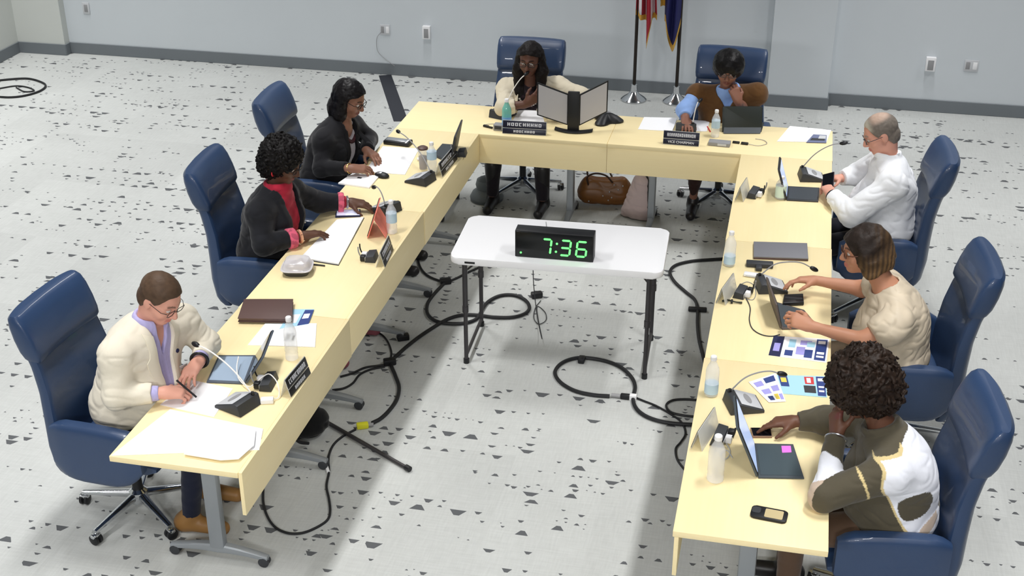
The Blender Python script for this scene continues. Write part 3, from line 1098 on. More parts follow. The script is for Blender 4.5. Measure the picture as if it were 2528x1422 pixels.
# ---- left row, far table: the woman in the black blazer
sheet([(835, 455), (872, 430), (936, 438), (912, 466)], 'white clipboard sheets at the edge of the table beside the computer mouse', th=0.010, name='paper_pad', cat='paper pad', marks=((0.35, 0.30, 0.5, 0.42, M_DARK),))
sheet([(900, 425), (945, 362), (1035, 368), (1000, 432)], 'white sheets of paper under the hands of the woman in the black blazer', th=0.003)
t = thing('computer_mouse', 'black and grey computer mouse beside the white sheets on the left row', 'mouse', loc(943, 437), -0.3)
MB().ball((0, 0, 0.012), (0.055, 0.031, 0.021)).build('body', M_BLACK, t)
MB().ball((-0.012, 0.0, 0.0165), (0.034, 0.024, 0.0185)).build('button_shell', M_SILVER, t)
t = thing('speakerphone', 'low black and silver device behind the white sheets on the left row', 'speakerphone', loc(983, 355), -0.1)
MB().box((0, 0, 0.014), (0.19, 0.085, 0.028), 0.006).build('body', M_BLACK, t)
MB().box((-0.01, 0.004, 0.0285), (0.15, 0.06, 0.003), 0.001).build('top_panel', M_SILVER, t)
MB().box((0.075, 0, 0.03), (0.012, 0.09, 0.004), 0.001).build('white_stripe', M_WHITEP, t)
conf_mic(1040, 448, PI - 0.25, at(985, 326, x=0.2), 'grey-backed conference microphone standing between the mouse and the tumbler')
t = thing('drink_tumbler', 'clear tumbler of brown iced drink beside the water bottle on the far left table', 'tumbler', loc(1045, 416))
MB().lathe([(0, 0.001), (0.026, 0), (0.033, 0.14), (0, 0.14)], 22).build('cup', M_BOT, t)
MB().lathe([(0, 0.004), (0.0245, 0.004), (0.0285, 0.085), (0, 0.085)], 22).build('iced_drink', M_TEA, t)
MB().lathe([(0, 0.138), (0.035, 0.138), (0.035, 0.148), (0.022, 0.156), (0, 0.157)], 22).build('lid', M_BROWNL, t)
bottle(1067, 425, 'clear water bottle with pale cap beside the tumbler on the far left table', lab=M_LABEL, lz=(0.45, 0.7))
name_plate((1092, 438), (1129, 394), 'black name plate with white lettering before the woman in the black blazer', 9, 7, M_PLATEK, 9)
tablet_keyboard([(1110, 405), (1128, 360), (1092, 357), (1068, 385)], at(1137, 300, y=3.50), 'laptop with thin open lid standing at the inner edge of the far left table', screen=M_SCREEN, kick=False, name='laptop_computer', back=M_DARK)
power_box(1141, 383, PI / 2 + .1, 'dark power box behind the laptop on the far left table', plugs=1, w=0.09)
t = thing('glue_stick', 'small white and black tube lying by the brown drink on the far left table', 'tube', loc(1030, 397), 0.4)
MB().tube([(0, 0, 0.011), (0.03, 0, 0.011)], 0.0105, 12).build('white_body', M_WHITEP, t)
MB().tube([(0.03, 0, 0.011), (0.05, 0, 0.011)], 0.0105, 12).build('black_cap', M_BLACK, t)

# ---- head table: the woman in the cream jacket
conf_mic(1240, 287, PI / 2 - 0.35, at(1297, 184, y=4.30), 'conference microphone behind the green bottle on the head table', plate=False, neck_mat=M_WHITECAB)
sheet([(1265, 300), (1280, 272), (1335, 272), (1345, 305)], 'white sheet of paper between the green bottle and the two-panel display', th=0.002)
name_plate((1240, 330), (1348, 336), 'dark navy name plate with white lettering beside the green bottle', 9, 8, M_PLATE, 12)
bottle(1251, 322, 'green tinted water bottle standing before the woman in the cream jacket', body=M_BOTG, lab=mat('blue_label', rgb(120, 175, 225), 0.5), h=0.235, r=0.034, lz=(0.12, 0.45))
t = thing('cable_box', 'small grey cable box beside the green bottle on the head table', 'cable box', loc(1232, 320), -0.05)
MB().box((0, 0, 0.022), (0.07, 0.06, 0.044), 0.004).build('housing', M_GREYP, t)
MB().box((0, -0.031, 0.024), (0.05, 0.003, 0.025), 0.001).build('socket', M_DARK, t)
t = thing('cable_plug', 'black cable plug with thin lead at the left corner of the head table', 'plug', loc(1200, 314), -0.4)
MB().box((0, 0, 0.008), (0.045, 0.02, 0.015), 0.004).box((0.04, -0.003, 0.008), (0.04, 0.014, 0.012), 0.003).build('connector', M_BLACK, t)
MB().tube([(-0.02, 0, 0.008), (-0.02, 0.05, 0.004), (0.05, 0.10, 0.004), (0.12, 0.09, 0.004)], 0.002, 6, smooth=5).build('lead', M_GREYP, t)
e0 = loc(1415, 326)
t = thing('display_stand', 'black stand holding two pale panels in a V on the head table', 'display stand', e0, 0.05)
secs = []
for k in range(17):
    f = -1 + 2 * k / 16
    secs.append([Vector((0.135 * f, -0.018 + 0.05 * f * f + a, 0.008 + b)) for a, b in super_ring(0, 0.028, 0.008, 10, 3)])
MB().loft(secs).build('curved_foot', M_BLACK, t)
MB().box((0, 0.0, 0.155), (0.082, 0.02, 0.29), 0.004).build('post', M_BLACK, t)
for s, sx in ((-1, 0.222), (1, 0.208)):
    ang = R_(33) if s < 0 else R_(-42)
    rot = Matrix.Rotation(ang if s > 0 else ang, 3, 'Z')
    d = Vector((s * math.cos(R_(30)), -math.sin(R_(30)) if False else math.sin(R_(30)) * -0.0 - 0.0, 0))
    # panel leaves the post and comes forward
    dv = Vector((s * math.cos(R_(22)), -math.sin(R_(22)) * (0.2 if s < 0 else -1.0), 0)).normalized()
    nv = Vector((-dv.y, dv.x, 0)) * (1 if s > 0 else -1)
    if nv.y > 0:
        nv = -nv
    a = Vector((s * 0.038, 0.006, 0))
    tiltz = 0.0
    zb0, zt0 = (0.045, 0.275)
    zb1, zt1 = (0.115, 0.355) if s < 0 else (0.135, 0.365)

    def quad(off, inset=0.0):
        i0, i1 = inset / sx, 1 - inset / sx
        pp = []
        for f, up_ in ((i0, 0), (i1, 0), (i1, 1), (i0, 1)):
            zb = zb0 + (zb1 - zb0) * f + inset
            zt = zt0 + (zt1 - zt0) * f - inset
            p = a + dv * (sx * f)
            pp.append(Vector((p.x, p.y, zt if up_ else zb)) + nv * off)
        return pp
    fr = MB().loft([quad(0.0), quad(-0.012)]).build('panel_frame', M_BLACK, t, smooth=0)
    MB().loft([quad(0.0015, 0.009), quad(-0.0005, 0.009)]).build('pale_panel', mat('pale_panel_sheet', rgb(190, 188, 190), 0.6), fr, smooth=0)
t = thing('conference_phone', 'black conference phone at the head table behind the two-panel display', 'phone', loc(1497, 300), 0.15)
ring = lambda s, z: [Vector((s * (0.062 + 0.060 * math.cos(3 * (2 * PI * k / 36)) * 0.35) * 1.5 * math.cos(2 * PI * k / 36), s * (0.062 + 0.060 * math.cos(3 * (2 * PI * k / 36)) * 0.35) * 1.5 * math.sin(2 * PI * k / 36), z)) for k in range(36)]
MB().loft([ring(1.0, 0), ring(1.0, 0.012), ring(0.7, 0.04), ring(0.35, 0.062), ring(0.2, 0.066)]).build('body', M_BLACK, t)
MB().box((0.01, 0.02, 0.064), (0.04, 0.025, 0.006), 0.002).build('display_window', M_GREYP, t)
# ---- head table: the woman in the brown vest
sheet([(1575, 320), (1590, 290), (1672, 292), (1660, 325)], 'white sheets left of the hand of the woman in the brown vest', th=0.003)
sheet([(1680, 325), (1705, 297), (1752, 300), (1745, 325)], 'white sheets right of the hand of the woman in the brown vest', th=0.003)
conf_mic(1693, 318, PI / 2 + 0.1, at(1726, 250, y=4.24), 'conference microphone behind the vice chair plate on the head table', plate=False, neck_mat=M_WHITECAB)
name_plate((1636, 356), (1725, 363), 'dark navy name plate before the woman in the brown vest', 14, 0, M_PLATE, 15, title='VICE CHAIRMAN')
bottle(1765, 338, 'clear water bottle between the name plate and the dark tablet on the head table', lab=M_LABEL, h=0.20, r=0.030)
t = thing('cable_box', 'flat grey cable box in front of the dark tablet on the head table', 'cable box', loc(1776, 358), -0.05)
MB().box((0, 0, 0.014), (0.15, 0.07, 0.028), 0.004).build('housing', M_GREYP, t)
MB().box((0.02, -0.036, 0.014), (0.06, 0.003, 0.016), 0.001).build('socket', M_LGREY, t)
t = thing('usb_adapter', 'black cable adapters with a thin looped lead in front of the dark tablet', 'adapter', loc(1826, 355), -0.1)
MB().box((-0.025, 0, 0.008), (0.05, 0.018, 0.014), 0.004).build('plug', M_BLACK, t)
MB().box((0.035, -0.004, 0.008), (0.05, 0.022, 0.015), 0.004).build('adapter_body', M_BLACK, t)
MB().tube([(0.06, 0, 0.005), (0.13, -0.01, 0.004), (0.18, 0.05, 0.004), (0.15, 0.11, 0.004), (0.09, 0.12, 0.004)], 0.002, 6, smooth=5).build('lead', M_GREYP, t)
p0 = loc(1752, 318)
pn = MB().tube([Vector((0, 0, 0.0045)), Vector((0.03, -0.10, 0.0045))], 0.004, 10).build('pen', M_REDPR)
pn.location = p0 + Vector((-0.02, 0.03, 0))
tag(pn, 'red pen lying left of the bottle on the head table', 'pen')
tablet_keyboard([(1782, 326), (1880, 326), (1886, 305), (1790, 303)], (tab(1832, 326) + Vector((0.0, 0.05, 0.175))), 'tablet in a dark case seen from behind before the woman in the brown vest', kick=False, back=mat('black_green_case', rgb(36, 42, 40), 0.5))
dk = loc(1828, 326)
t = bpy.data.objects[[o.name for o in bpy.data.objects if o.get('label', '').startswith('tablet in a dark case seen')][0]]
Lk = Vector((t.location.x, t.location.y, 0))
ptop = Vector((0.0, -0.02, 0.088))
pfo = Vector((0.0, -0.135, 0.002))
dd_ = pfo - ptop
axx = (tab(1880, 326) - tab(1782, 326)).normalized()
M2 = Matrix((axx, dd_.normalized(), axx.cross(dd_.normalized()).normalized())).transposed().to_4x4()
M2.translation = (ptop + pfo) / 2
MB().prism(round_rect(0.265, dd_.length, 0.01), -0.003, 0.0, M2).build('folded_stand', M_KEYS, t)
sheet([(1918, 350), (1950, 312), (2052, 322), (2040, 352)], 'white sheets of paper at the right corner of the head table', th=0.003)
sheet([(1990, 352), (2008, 332), (2041, 334), (2040, 353)], 'grey and blue leaflet on the white sheets at the head table corner', name='leaflet', m=mat('slate_blue_print', rgb(110, 118, 150), 0.7), h=0.0035, cat='leaflet',
      marks=((0.1, 0.45, 0.9, 0.75, M_DARK), (0.5, 0.1, 0.95, 0.5, M_LGREY)))
# ---- right row, far table: the man in the white shirt
tablet_keyboard([(1942, 496), (1945, 462), (2023, 466), (2020, 500)], at(1925, 400, y=3.18), 'tablet with lit screen and dark keyboard before the man in the white shirt', back=M_DARK)
conf_mic(2000, 440, 0.15, at(2078, 354, y=3.50), 'conference microphone whose gooseneck reaches towards the man in the white shirt')
bottle(1926, 490, 'small clear bottle with pale green label beside the lit tablet', h=0.15, r=0.034, lab=mat('pale_green_label', rgb(215, 235, 222), 0.5), lz=(0.1, 0.6))
power_box(1860, 482, -PI / 2 - 0.2, 'black power box with a white plug on the far right table', plugs=2)
name_plate((1832, 470), (1815, 496), 'name plate facing away from the man in the white shirt', 9, 6, M_PLATEK, 21)
# ---- right row, middle table: the woman in the beige blouse
t, poly = slab('laptop_computer', [(1860, 640), (1860, 603), (1992, 607), (1995, 645)], 0.02, M_SILVER, 'closed grey laptop on the middle right table', 'laptop', group='tablets and laptops on the tables')
MB().prism(poly, 0.0, 0.010, bev=0.002).build('base', M_BROWNL, t)
MB().prism(poly, 0.0102, 0.018, bev=0.002).build('lid', mat('grey_laptop_lid', rgb(122, 122, 128), 0.5), t)
t = thing('webcam', 'black bar camera with a stubby foot lying beside the closed laptop', 'webcam', loc(1875, 660), 0.06)
MB().box((0, 0.012, 0.014), (0.15, 0.05, 0.027), 0.006).build('bar', M_DARK, t)
MB().box((-0.005, -0.032, 0.012), (0.035, 0.05, 0.022), 0.005).build('foot', M_DARK, t)
t = thing('usb_hub', 'white adapter lying in front of the black bar camera', 'adapter', loc(1855, 682), -0.1)
MB().box((0, 0, 0.009), (0.085, 0.04, 0.017), 0.005).build('body', M_WHITEP, t)
MB().box((0.0, -0.0205, 0.008), (0.06, 0.002, 0.008), 0.0005).build('port_row', M_LGREY, t)
conf_mic(1900, 712, 0.25, at(2005, 662, x=2.95), 'conference microphone behind the tablet held by the woman in the beige blouse', bend=0.8)
power_box(1828, 728, -PI / 2 - 0.2, 'grey power box with two plugs beside the name plate on the middle right table', plugs=2, w=0.11)
name_plate((1797, 710), (1768, 750), 'name plate facing away from the woman in the beige blouse', 11, 6, M_PLATEK, 24)
t = thing('cable_bundle', 'bundle of dark cable ties in front of the power box on the middle right table', 'cable bundle', loc(1806, 748), 0.0)
cb = MB()
rnd = random.Random(5)
for k in range(4):
    cb.tube([(-0.05, -0.005 + 0.004 * k, 0.005), (-0.02, 0.006 * rnd.random(), 0.008 + 0.003 * k), (0.02, 0.004 - 0.006 * rnd.random(), 0.008), (0.055, 0.004 * k - 0.004, 0.006)], 0.0032, 6, smooth=4)
cb.build('strands', mat('olive_dark_cable', rgb(52, 52, 40), 0.6), t)
MB().tube([(-0.004, 0, 0.0085), (0.006, 0, 0.0085)], 0.0125, 12).build('tie', M_BLACK, t)
cable('power_lead', [(1835, 735), (1858, 740), (1866, 725), (1862, 705), (1845, 696), (1828, 702)], 0.0022, M_GREYP, 'thin grey cord looping from the power box on the middle right table', 'cord', table=True)
cable('power_lead', [(1842, 736), (1852, 760), (1850, 790), (1858, 812), (1880, 826), (1905, 830), (1925, 826)], 0.0028, M_DARK, 'dark cord curving from the power box to the navy and white brochure', 'cord', table=True)
bottle(1800, 655, 'clear water bottle at the inner edge of the middle right table', lab=M_LABEL, lz=(0.08, 0.3))
# held tablet on its keyboard
tablet_keyboard([(1930, 815), (1905, 745), (1985, 768), (2022, 812)], at(1905, 712, y=1.50), 'tablet with dark keyboard tilted up by the hand of the woman in the beige blouse', screen=M_SCREEN, back=mat('brown_grey_case', rgb(94, 84, 78), 0.6), keym=M_SLATE)
t, poly = slab('eyeglass_case', [(1932, 757), (1935, 735), (1982, 733), (1984, 755)], 0.03, M_BLACK, 'black soft case behind the tablet keyboard on the middle right table', 'case')
MB().prism(poly, 0.0, 0.022, bev=0.006).build('case_body', M_BLACK, t)
MB().prism([(x * 0.85, y * 0.2) for x, y in poly], 0.022, 0.0235).build('zip', M_DARK, t)


def brochure(c, label, kinds, h=0.0, seed=0):
    m = {'b': M_BLUEPR, 'c': M_CYANPR, 'r': M_REDPR, 'y': M_YELPR, 'l': M_LILAC, 'n': M_NAVYPR, 'w': M_PAPER, 'k': M_DARK}
    return sheet(c, label, name='brochure', m=m[kinds[0]], h=h, cat='brochure', group='printed brochures', marks=[(*q[:4], m[q[4]]) for q in kinds[1]], th=0.0016)


brochure([(1897, 878), (1910, 830), (2048, 838), (2040, 896)], 'navy and white printed brochure lying before the woman in the beige blouse', ('w', [
    (0.0, 0.0, 0.2, 1.0, 'n'), (0.05, 0.35, 0.16, 0.75, 'l'), (0.78, 0.05, 0.97, 0.95, 'b'), (0.81, 0.12, 0.94, 0.25, 'w'), (0.81, 0.6, 0.94, 0.7, 'w'), (0.81, 0.76, 0.94, 0.84, 'w'),
    (0.30, 0.12, 0.42, 0.5, 'c'), (0.45, 0.45, 0.60, 0.8, 'l'), (0.5, 0.15, 0.7, 0.35, 'l'), (0.6, 0.55, 0.74, 0.9, 'b'), (0.26, 0.65, 0.40, 0.9, 'b'), (0.62, 0.2, 0.76, 0.42, 'c')]))
# ---- right row, near table: the woman in the patterned sweater
brochure([(1925, 972), (1910, 926), (2038, 930), (2042, 982)], 'pale cyan brochure with red and blue prints at the near right table', ('c', [
    (0.08, 0.04, 0.25, 0.6, 'b'), (0.11, 0.14, 0.22, 0.38, 'y'), (0.58, 0.06, 0.76, 0.42, 'r'), (0.62, 0.12, 0.70, 0.36, 'w'), (0.54, 0.5, 0.78, 0.85, 'k'), (0.81, 0.04, 0.98, 0.96, 'b'), (0.84, 0.12, 0.95, 0.26, 'w'), (0.84, 0.5, 0.95, 0.58, 'w'), (0.84, 0.7, 0.95, 0.78, 'w')]))
brochure([(1898, 994), (1848, 944), (1915, 922), (1940, 992)], 'lilac and white brochure partly under the cyan brochure at the near right table', ('w', [
    (0.1, 0.1, 0.4, 0.3, 'l'), (0.5, 0.05, 0.9, 0.25, 'b'), (0.15, 0.45, 0.5, 0.65, 'l'), (0.6, 0.4, 0.9, 0.6, 'l'), (0.2, 0.75, 0.45, 0.92, 'b'), (0.55, 0.7, 0.75, 0.9, 'y'), (0.78, 0.72, 0.95, 0.92, 'l')]), h=0.002)
conf_mic(1832, 1003, 0.35, at(1925, 922, y=0.66), 'conference microphone whose gooseneck reaches over the lilac and white brochure', bend=0.6)
tablet_keyboard([(1872, 1182), (1862, 1098), (1958, 1100), (1985, 1184)], at(1818, 1015, y=0.10), 'tablet with a pink note on its keyboard before the woman in the patterned sweater', back=M_SLATE, keym=mat('dark_teal_pad', rgb(62, 76, 82), 0.6))
t = [o for o in bpy.data.objects if o.get('label', '').startswith('tablet with a pink note')][0]
pk = [tab(*p, 0.0098) - t.location for p in [(1931, 1118), (1929, 1101), (1952, 1101), (1954, 1117)]]
MB().prism([(p.x, p.y) for p in pk], 0.0098, 0.0104).build('sticky_note', M_PINK, t, smooth=0)
t, poly = slab('mobile_phone', [(1858, 1082), (1852, 1060), (1902, 1060), (1906, 1082)], 0.01, M_BLACK, 'black phone under the fingers of the woman in the patterned sweater', 'phone')
MB().prism(poly, 0, 0.010, bev=0.002).build('phone_case', mat('tan_phone_case', rgb(150, 120, 100), 0.5), t)
MB().prism([(x * 0.94, y * 0.9) for x, y in poly], 0.010, 0.0108).build('screen', M_SCREEN, t)
t, poly = slab('mobile_phone', [(1850, 1277), (1858, 1252), (1947, 1269), (1940, 1295)], 0.01, M_BLACK, 'black phone with a cream card on its back at the near right corner', 'phone')
fpoly = [Vector((x, y)) for x, y in poly]
u_ = (fpoly[2] - fpoly[1])
if u_.length < (fpoly[1] - fpoly[0]).length:
    u_ = fpoly[1] - fpoly[0]
an = math.atan2(u_.y, u_.x)
if math.cos(an) < 0:
    an += PI
t.rotation_euler = (0, 0, an)
LL, WW = u_.length, 0.078
MB().prism(round_rect(LL, WW, 0.016), 0, 0.011, bev=0.003).build('phone_case', M_BLACK, t)
MB().prism(round_rect(LL * 0.5, WW * 0.74, 0.006), 0.011, 0.0122, Matrix.Translation((LL * 0.13, 0, 0))).build('card', mat('cream_metal_card', rgb(214, 196, 150), 0.35, 0.3), t)
MB().prism(round_rect(0.035, 0.04, 0.01), 0.011, 0.0125, Matrix.Translation((-LL * 0.36, 0.008, 0))).build('camera_bump', M_DARK, t)
power_box(1776, 1084, -PI / 2 - 0.15, 'black power box with white plug behind the clear bottle on the near right table', plugs=2)
name_plate((1748, 1045), (1706, 1108), 'name plate facing away from the woman in the patterned sweater', 11, 6, M_PLATEK, 27)
bottle(1765, 1185, 'clear empty water bottle standing left of the tablet with the pink note', lab=None, h=0.225, r=0.036)
bottle(1755, 975, 'clear water bottle at the inner edge of the near right table', lab=M_LABEL, lz=(0.08, 0.32))
cable('power_lead', [(1790, 1090), (1802, 1112), (1798, 1128), (1785, 1135), (1780, 1120), (1795, 1112), (1808, 1130)], 0.0025, M_LGREY, 'pale cord curled beside the clear empty bottle', 'cord', table=True)

# ------------------------------------------------------------------ flags
def flag_stand(px, py, label, kind):
    p = at(px, py, z=0)
    t = thing('flag_stand', label, 'flag', (p.x, p.y, 0))
    MB().lathe([(0, 0), (0.115, 0), (0.12, 0.012), (0.10, 0.03), (0.06, 0.055), (0.032, 0.085), (0.028, 0.15), (0.02, 0.155), (0, 0.155)], 28).build('base', M_CHROME, t)
    MB().tube([(0, 0, 0.15), (0, 0, 2.45)], 0.0155, 14).build('pole', M_POLE, t)
    MB().ball((0, 0, 2.49), 0.04).build('finial', M_GOLD, t)
    return t


def fold_flag(t, name, cols, zbot, ztop, amp, width, nf, x0, colf, phase=0.0, y0=-0.03):
    """cloth gathered into folds: u along the cloth, w down; zbot(u) gives the lower edge"""
    nu, nw = 90, 26
    bms = {}
    verts = []
    for j in range(nw + 1):
        row = []
        for i in range(nu + 1):
            u = i / nu
            f = j / nw
            z = ztop + (zbot(u) - ztop) * f
            sp = 0.30 + 0.70 * f ** 0.8
            x = x0 + width * sp * (u - 0.05)
            y = y0 + amp * sp * math.sin(2 * PI * nf * u + phase + 0.5 * f) - 0.02
            row.append(Vector((x, y, z)))
        verts.append(row)
    me = bpy.data.meshes.new(name)
    V, F, MI = [], [], []
    names = []
    for j in range(nw + 1):
        for i in range(nu + 1):
            V.append(verts[j][i])
    mats_ = []
    for j in range(nw):
        for i in range(nu):
            a = j * (nu + 1) + i
            F.append((a, a + 1, a + nu + 2, a + nu + 1))
            mm = colf((i + 0.5) / nu, (j + 0.5) / nw)
            if mm not in mats_:
                mats_.append(mm)
            MI.append(mats_.index(mm))
    me.from_pydata(V, [], F)
    for mm in mats_:
        me.materials.append(mm)
    me.polygons.foreach_set('material_index', MI)
    me.shade_smooth()
    o = bpy.data.objects.new(name, me)
    COL.objects.link(o)
    o.parent = t
    s = o.modifiers.new('s', 'SOLIDIFY')
    s.thickness = 0.003
    # fringe along the lower edge
    fm = MB()
    top, bot = [], []
    for i in range(nu + 1):
        p = verts[nw][i]
        top.append(p + Vector((0, -0.002, 0.012)))
        bot.append(p + Vector((0, -0.002, -0.05)))
    vt = [fm.bm.verts.new(p) for p in top]
    vb = [fm.bm.verts.new(p + Vector((0, 0, 0.006 * (k % 2)))) for k, p in enumerate(bot)]
    vt2 = [fm.bm.verts.new(p + Vector((0, 0.006, 0))) for p in top]
    vb2 = [fm.bm.verts.new(p + Vector((0, 0.006, 0))) for p in bot]
    for i in range(nu):
        fm.bm.faces.new((vt[i], vt[i + 1], vb[i + 1], vb[i]))
        fm.bm.faces.new((vt2[i], vb2[i], vb2[i + 1], vt2[i + 1]))
        fm.bm.faces.new((vb[i], vb[i + 1], vb2[i + 1], vb2[i]))
    fm.build('fringe', M_GOLD, o)
    return o


t = flag_stand(1564, 247, 'red and white striped flag with gold fringe on a dark pole', 'us')


def uscol(u, f):
    return M_RED if int(u * 6.999) % 2 == 0 else M_FWHITE


fold_flag(t, 'flag', None, lambda u: 0.84 - 0.42 * max(0, math.sin(PI * min(1, u * 1.25)) - 0.15) * (u > 0.12) if u > 0.55 else 0.86 - 0.10 * u, 2.25, 0.045, 0.20, 2.6, 0.0, uscol)
t = flag_stand(1668, 252, 'dark blue flag with gold fringe on a dark pole', 'blue')
fold_flag(t, 'flag', None, lambda u: 0.82 - 0.28 * math.sin(PI * min(1, u * 1.4)) if u < 0.8 else 0.95, 2.25, 0.04, -0.19, 2.3, 0.0, lambda u, f: M_FBLUE, 1.0)

# ------------------------------------------------------------------ things on the floor
q = [at(935, 187, z=0), at(966, 185, z=0), at(1008, 300, z=0), at(972, 300, z=0)]
c = sum(q, Vector()) / 4
o = MB().prism([(p.x - c.x, p.y - c.y) for p in q][::-1], 0.0006, 0.004, bev=0.001).build('floor_tape', mat('black_floor_tape', rgb(40, 42, 50), 0.6))
o.location = (c.x, c.y, 0)
tag(o, 'wide black tape strip on the carpet between the wall and the head table', 'tape')
FG = 'black cables on the carpet'
cable('floor_cable', [(-30, 202), (20, 196), (70, 194), (105, 204), (112, 214), (95, 226), (60, 236), (20, 240), (-30, 236)], 0.010, M_RUBBER, 'black cable coiled on the carpet by the left wall', group=FG)
cable('floor_cable', [(-30, 222), (0, 218), (40, 212), (70, 216), (84, 224), (60, 226), (40, 216)], 0.007, M_RUBBER, 'thinner black cable lying inside the coil by the left wall', group=FG)
cable('floor_cable', [(1030, 600), (1034, 650), (1055, 680), (1095, 695), (1120, 690), (1165, 668), (1215, 648), (1260, 640)], 0.008, M_RUBBER, 'black cable running from the left table under the white folding table', group=FG)
t = cable('floor_cable', [(1098, 698), (1070, 728), (1055, 752), (1056, 775), (1075, 792), (1110, 799), (1150, 797), (1178, 786), (1190, 765), (1205, 745), (1235, 730), (1270, 729), (1298, 742), (1307, 760), (1296, 774), (1265, 783), (1220, 783), (1180, 778), (1140, 778), (1105, 788), (1070, 808), (1030, 835), (990, 868), (966, 895), (975, 925), (985, 955), (980, 985), (962, 1012), (940, 1033), (919, 1044)],
          0.0115, M_RUBBER, 'thick black power cable looping under the white folding table to the yellow plug', group=FG)
for (x, y), nm in (((1325, 728), 'black power brick beside the cable loop under the folding table'), ((1100, 694), 'black cable splitter where two cables meet left of the folding table'), ((995, 832), 'black power brick beside the thick cable left of the folding table'), ((962, 893), 'black cable splitter near the inner edge of the left tables')):
    p = at(x, y, z=0.02)
    b = MB().box((0, 0, 0.02), (0.075, 0.045, 0.04), 0.008).build('power_brick', M_BLACK)
    b.location = (p.x, p.y, 0.0006)
    b.rotation_euler = (0, 0, 0.5)
    tag(b, nm, 'power brick')
p = at(895, 1051, z=0.015)
t = thing('cable_plug', 'bright yellow plug joining the thick black cable to a thin one', 'plug', (p.x, p.y, 0.0006), R_(25))
MB().box((0, 0, 0.016), (0.065, 0.034, 0.032), 0.006).build('housing', M_YELLOW, t)
MB().tube([(0.03, 0, 0.016), (0.06, 0, 0.014)], 0.011, 12).build('strain_relief', M_GREYP, t)
cable('floor_cable', [(878, 1060), (845, 1078), (822, 1100), (811, 1130), (812, 1165), (806, 1200), (812, 1232), (815, 1262), (808, 1284), (780, 1303), (745, 1316), (710, 1316), (680, 1302), (660, 1275), (650, 1240), (650, 1205)], 0.0065, M_RUBBER, 'thin black cable curving from the yellow plug to the near left table leg', group=FG)
o = cable('cable_tag', [(803, 1138), (806, 1150), (811, 1166)], 0.009, M_WHITEP, 'white tag wrapped round the thin black cable by the near left table', 'tag')
cable('floor_cable', [(962, 900), (930, 903), (900, 908), (868, 922), (840, 930)], 0.0065, M_RUBBER, 'thin black cable running under the left tables from the cable splitter', group=FG)
cable('floor_cable', [(950, 905), (915, 912), (888, 925), (872, 945), (850, 958), (820, 963)], 0.0065, M_RUBBER, 'lower thin black cable snaking under the left tables', group=FG)
cable('floor_cable', [(964, 893), (966, 868), (955, 840), (935, 822), (905, 815)], 0.006, M_RUBBER, 'thin black cable arching up from the cable splitter under the left tables', group=FG)
cable('floor_cable', [(1800, 638), (1750, 641), (1705, 645), (1668, 655), (1654, 672), (1665, 695), (1692, 720), (1715, 740), (1722, 765), (1722, 800), (1726, 840), (1736, 880), (1745, 915)], 0.011, M_RUBBER, 'black cable winding out from under the right tables', group=FG)
p = at(1722, 764, z=0.015)
b = MB().box((0, 0, 0.015), (0.12, 0.03, 0.03), 0.008).build('cable_connector', M_BLACK)
b.location, b.rotation_euler = (p.x, p.y, 0.0006), (0, 0, 0.1)
tag(b, 'black cable connector on the cable beside the right tables', 'connector')
cable('floor_cable', [(1505, 978), (1465, 975), (1420, 965), (1385, 945), (1370, 922), (1380, 902), (1405, 888), (1440, 883), (1490, 890), (1530, 905), (1558, 930), (1568, 955), (1563, 985), (1572, 1010), (1600, 1030), (1645, 1043), (1700, 1048), (1760, 1048)], 0.0115, M_RUBBER, 'thick black cable lying in a large loop in front of the white folding table', group=FG)
p = at(1436, 888, z=0.015)
b = MB().box((0, 0, 0.016), (0.04, 0.06, 0.032), 0.008).build('cable_clip', M_BLACK)
b.location = (p.x, p.y, 0.0006)
tag(b, 'black clip on the far side of the large cable loop', 'clip')
p = at(1535, 978, z=0.015)
t = thing('cable_plug', 'black plug with grey sleeve and white tag on the large cable loop', 'plug', (p.x, p.y, 0.0006), 0.0)
MB().box((0.02, 0, 0.015), (0.055, 0.03, 0.03), 0.006).build('housing', M_BLACK, t)
MB().tube([(-0.06, 0, 0.014), (-0.008, 0, 0.014)], 0.012, 12).build('sleeve', M_GREYP, t)
MB().box((0.065, 0, 0.0165), (0.04, 0.03, 0.033), 0.003).build('tag', M_WHITEP, t)
cable('floor_cable', [(1565, 980), (1590, 990), (1620, 1002), (1655, 1022), (1682, 1042), (1692, 1070), (1680, 1092), (1668, 1108), (1672, 1135), (1690, 1160), (1700, 1180)], 0.006, M_RUBBER, 'thin black cable from the large loop to under the near right table', group=FG)
cable('floor_cable', [(1740, 990), (1700, 986), (1662, 988), (1645, 1000), (1655, 1017), (1690, 1026), (1740, 1030)], 0.007, M_RUBBER, 'small loop of black cable at the edge of the near right table', group=FG)
o = cable('clock_lead', [at(1352, 575, z=0.7325), at(1340, 545, z=0.7325) if False else at(1350, 566, z=0.7325), at(1348, 548, z=0.7325)], 0.002, M_GREYP, 'short grey cord behind the clock on the folding table', 'cord')
cable('clock_lead', [Vector((1.36, 2.1, 0.66)), Vector((1.375, 2.05, 0.5)), Vector((1.39, 2.1, 0.25)), Vector((1.40, 2.2, 0.05)), at(1325, 760, z=0.006), at(1345, 770, z=0.006), at(1348, 790, z=0.006), at(1330, 800, z=0.006), at(1318, 785, z=0.006), at(1322, 760, z=0.006), at(1335, 742, z=0.006)], 0.0028, M_DARK, 'thin cord of the clock hanging below the folding table', 'cord')
p0, p1 = at(775, 1022, z=0.02), at(1012, 1160, z=0.014)
t = thing('metal_rod', 'black metal rod with rubber foot sticking out from under the near left table', 'rod', (p1.x, p1.y, 0.0006))
dd_ = Vector((p0.x - p1.x, p0.y - p1.y, 0.0))
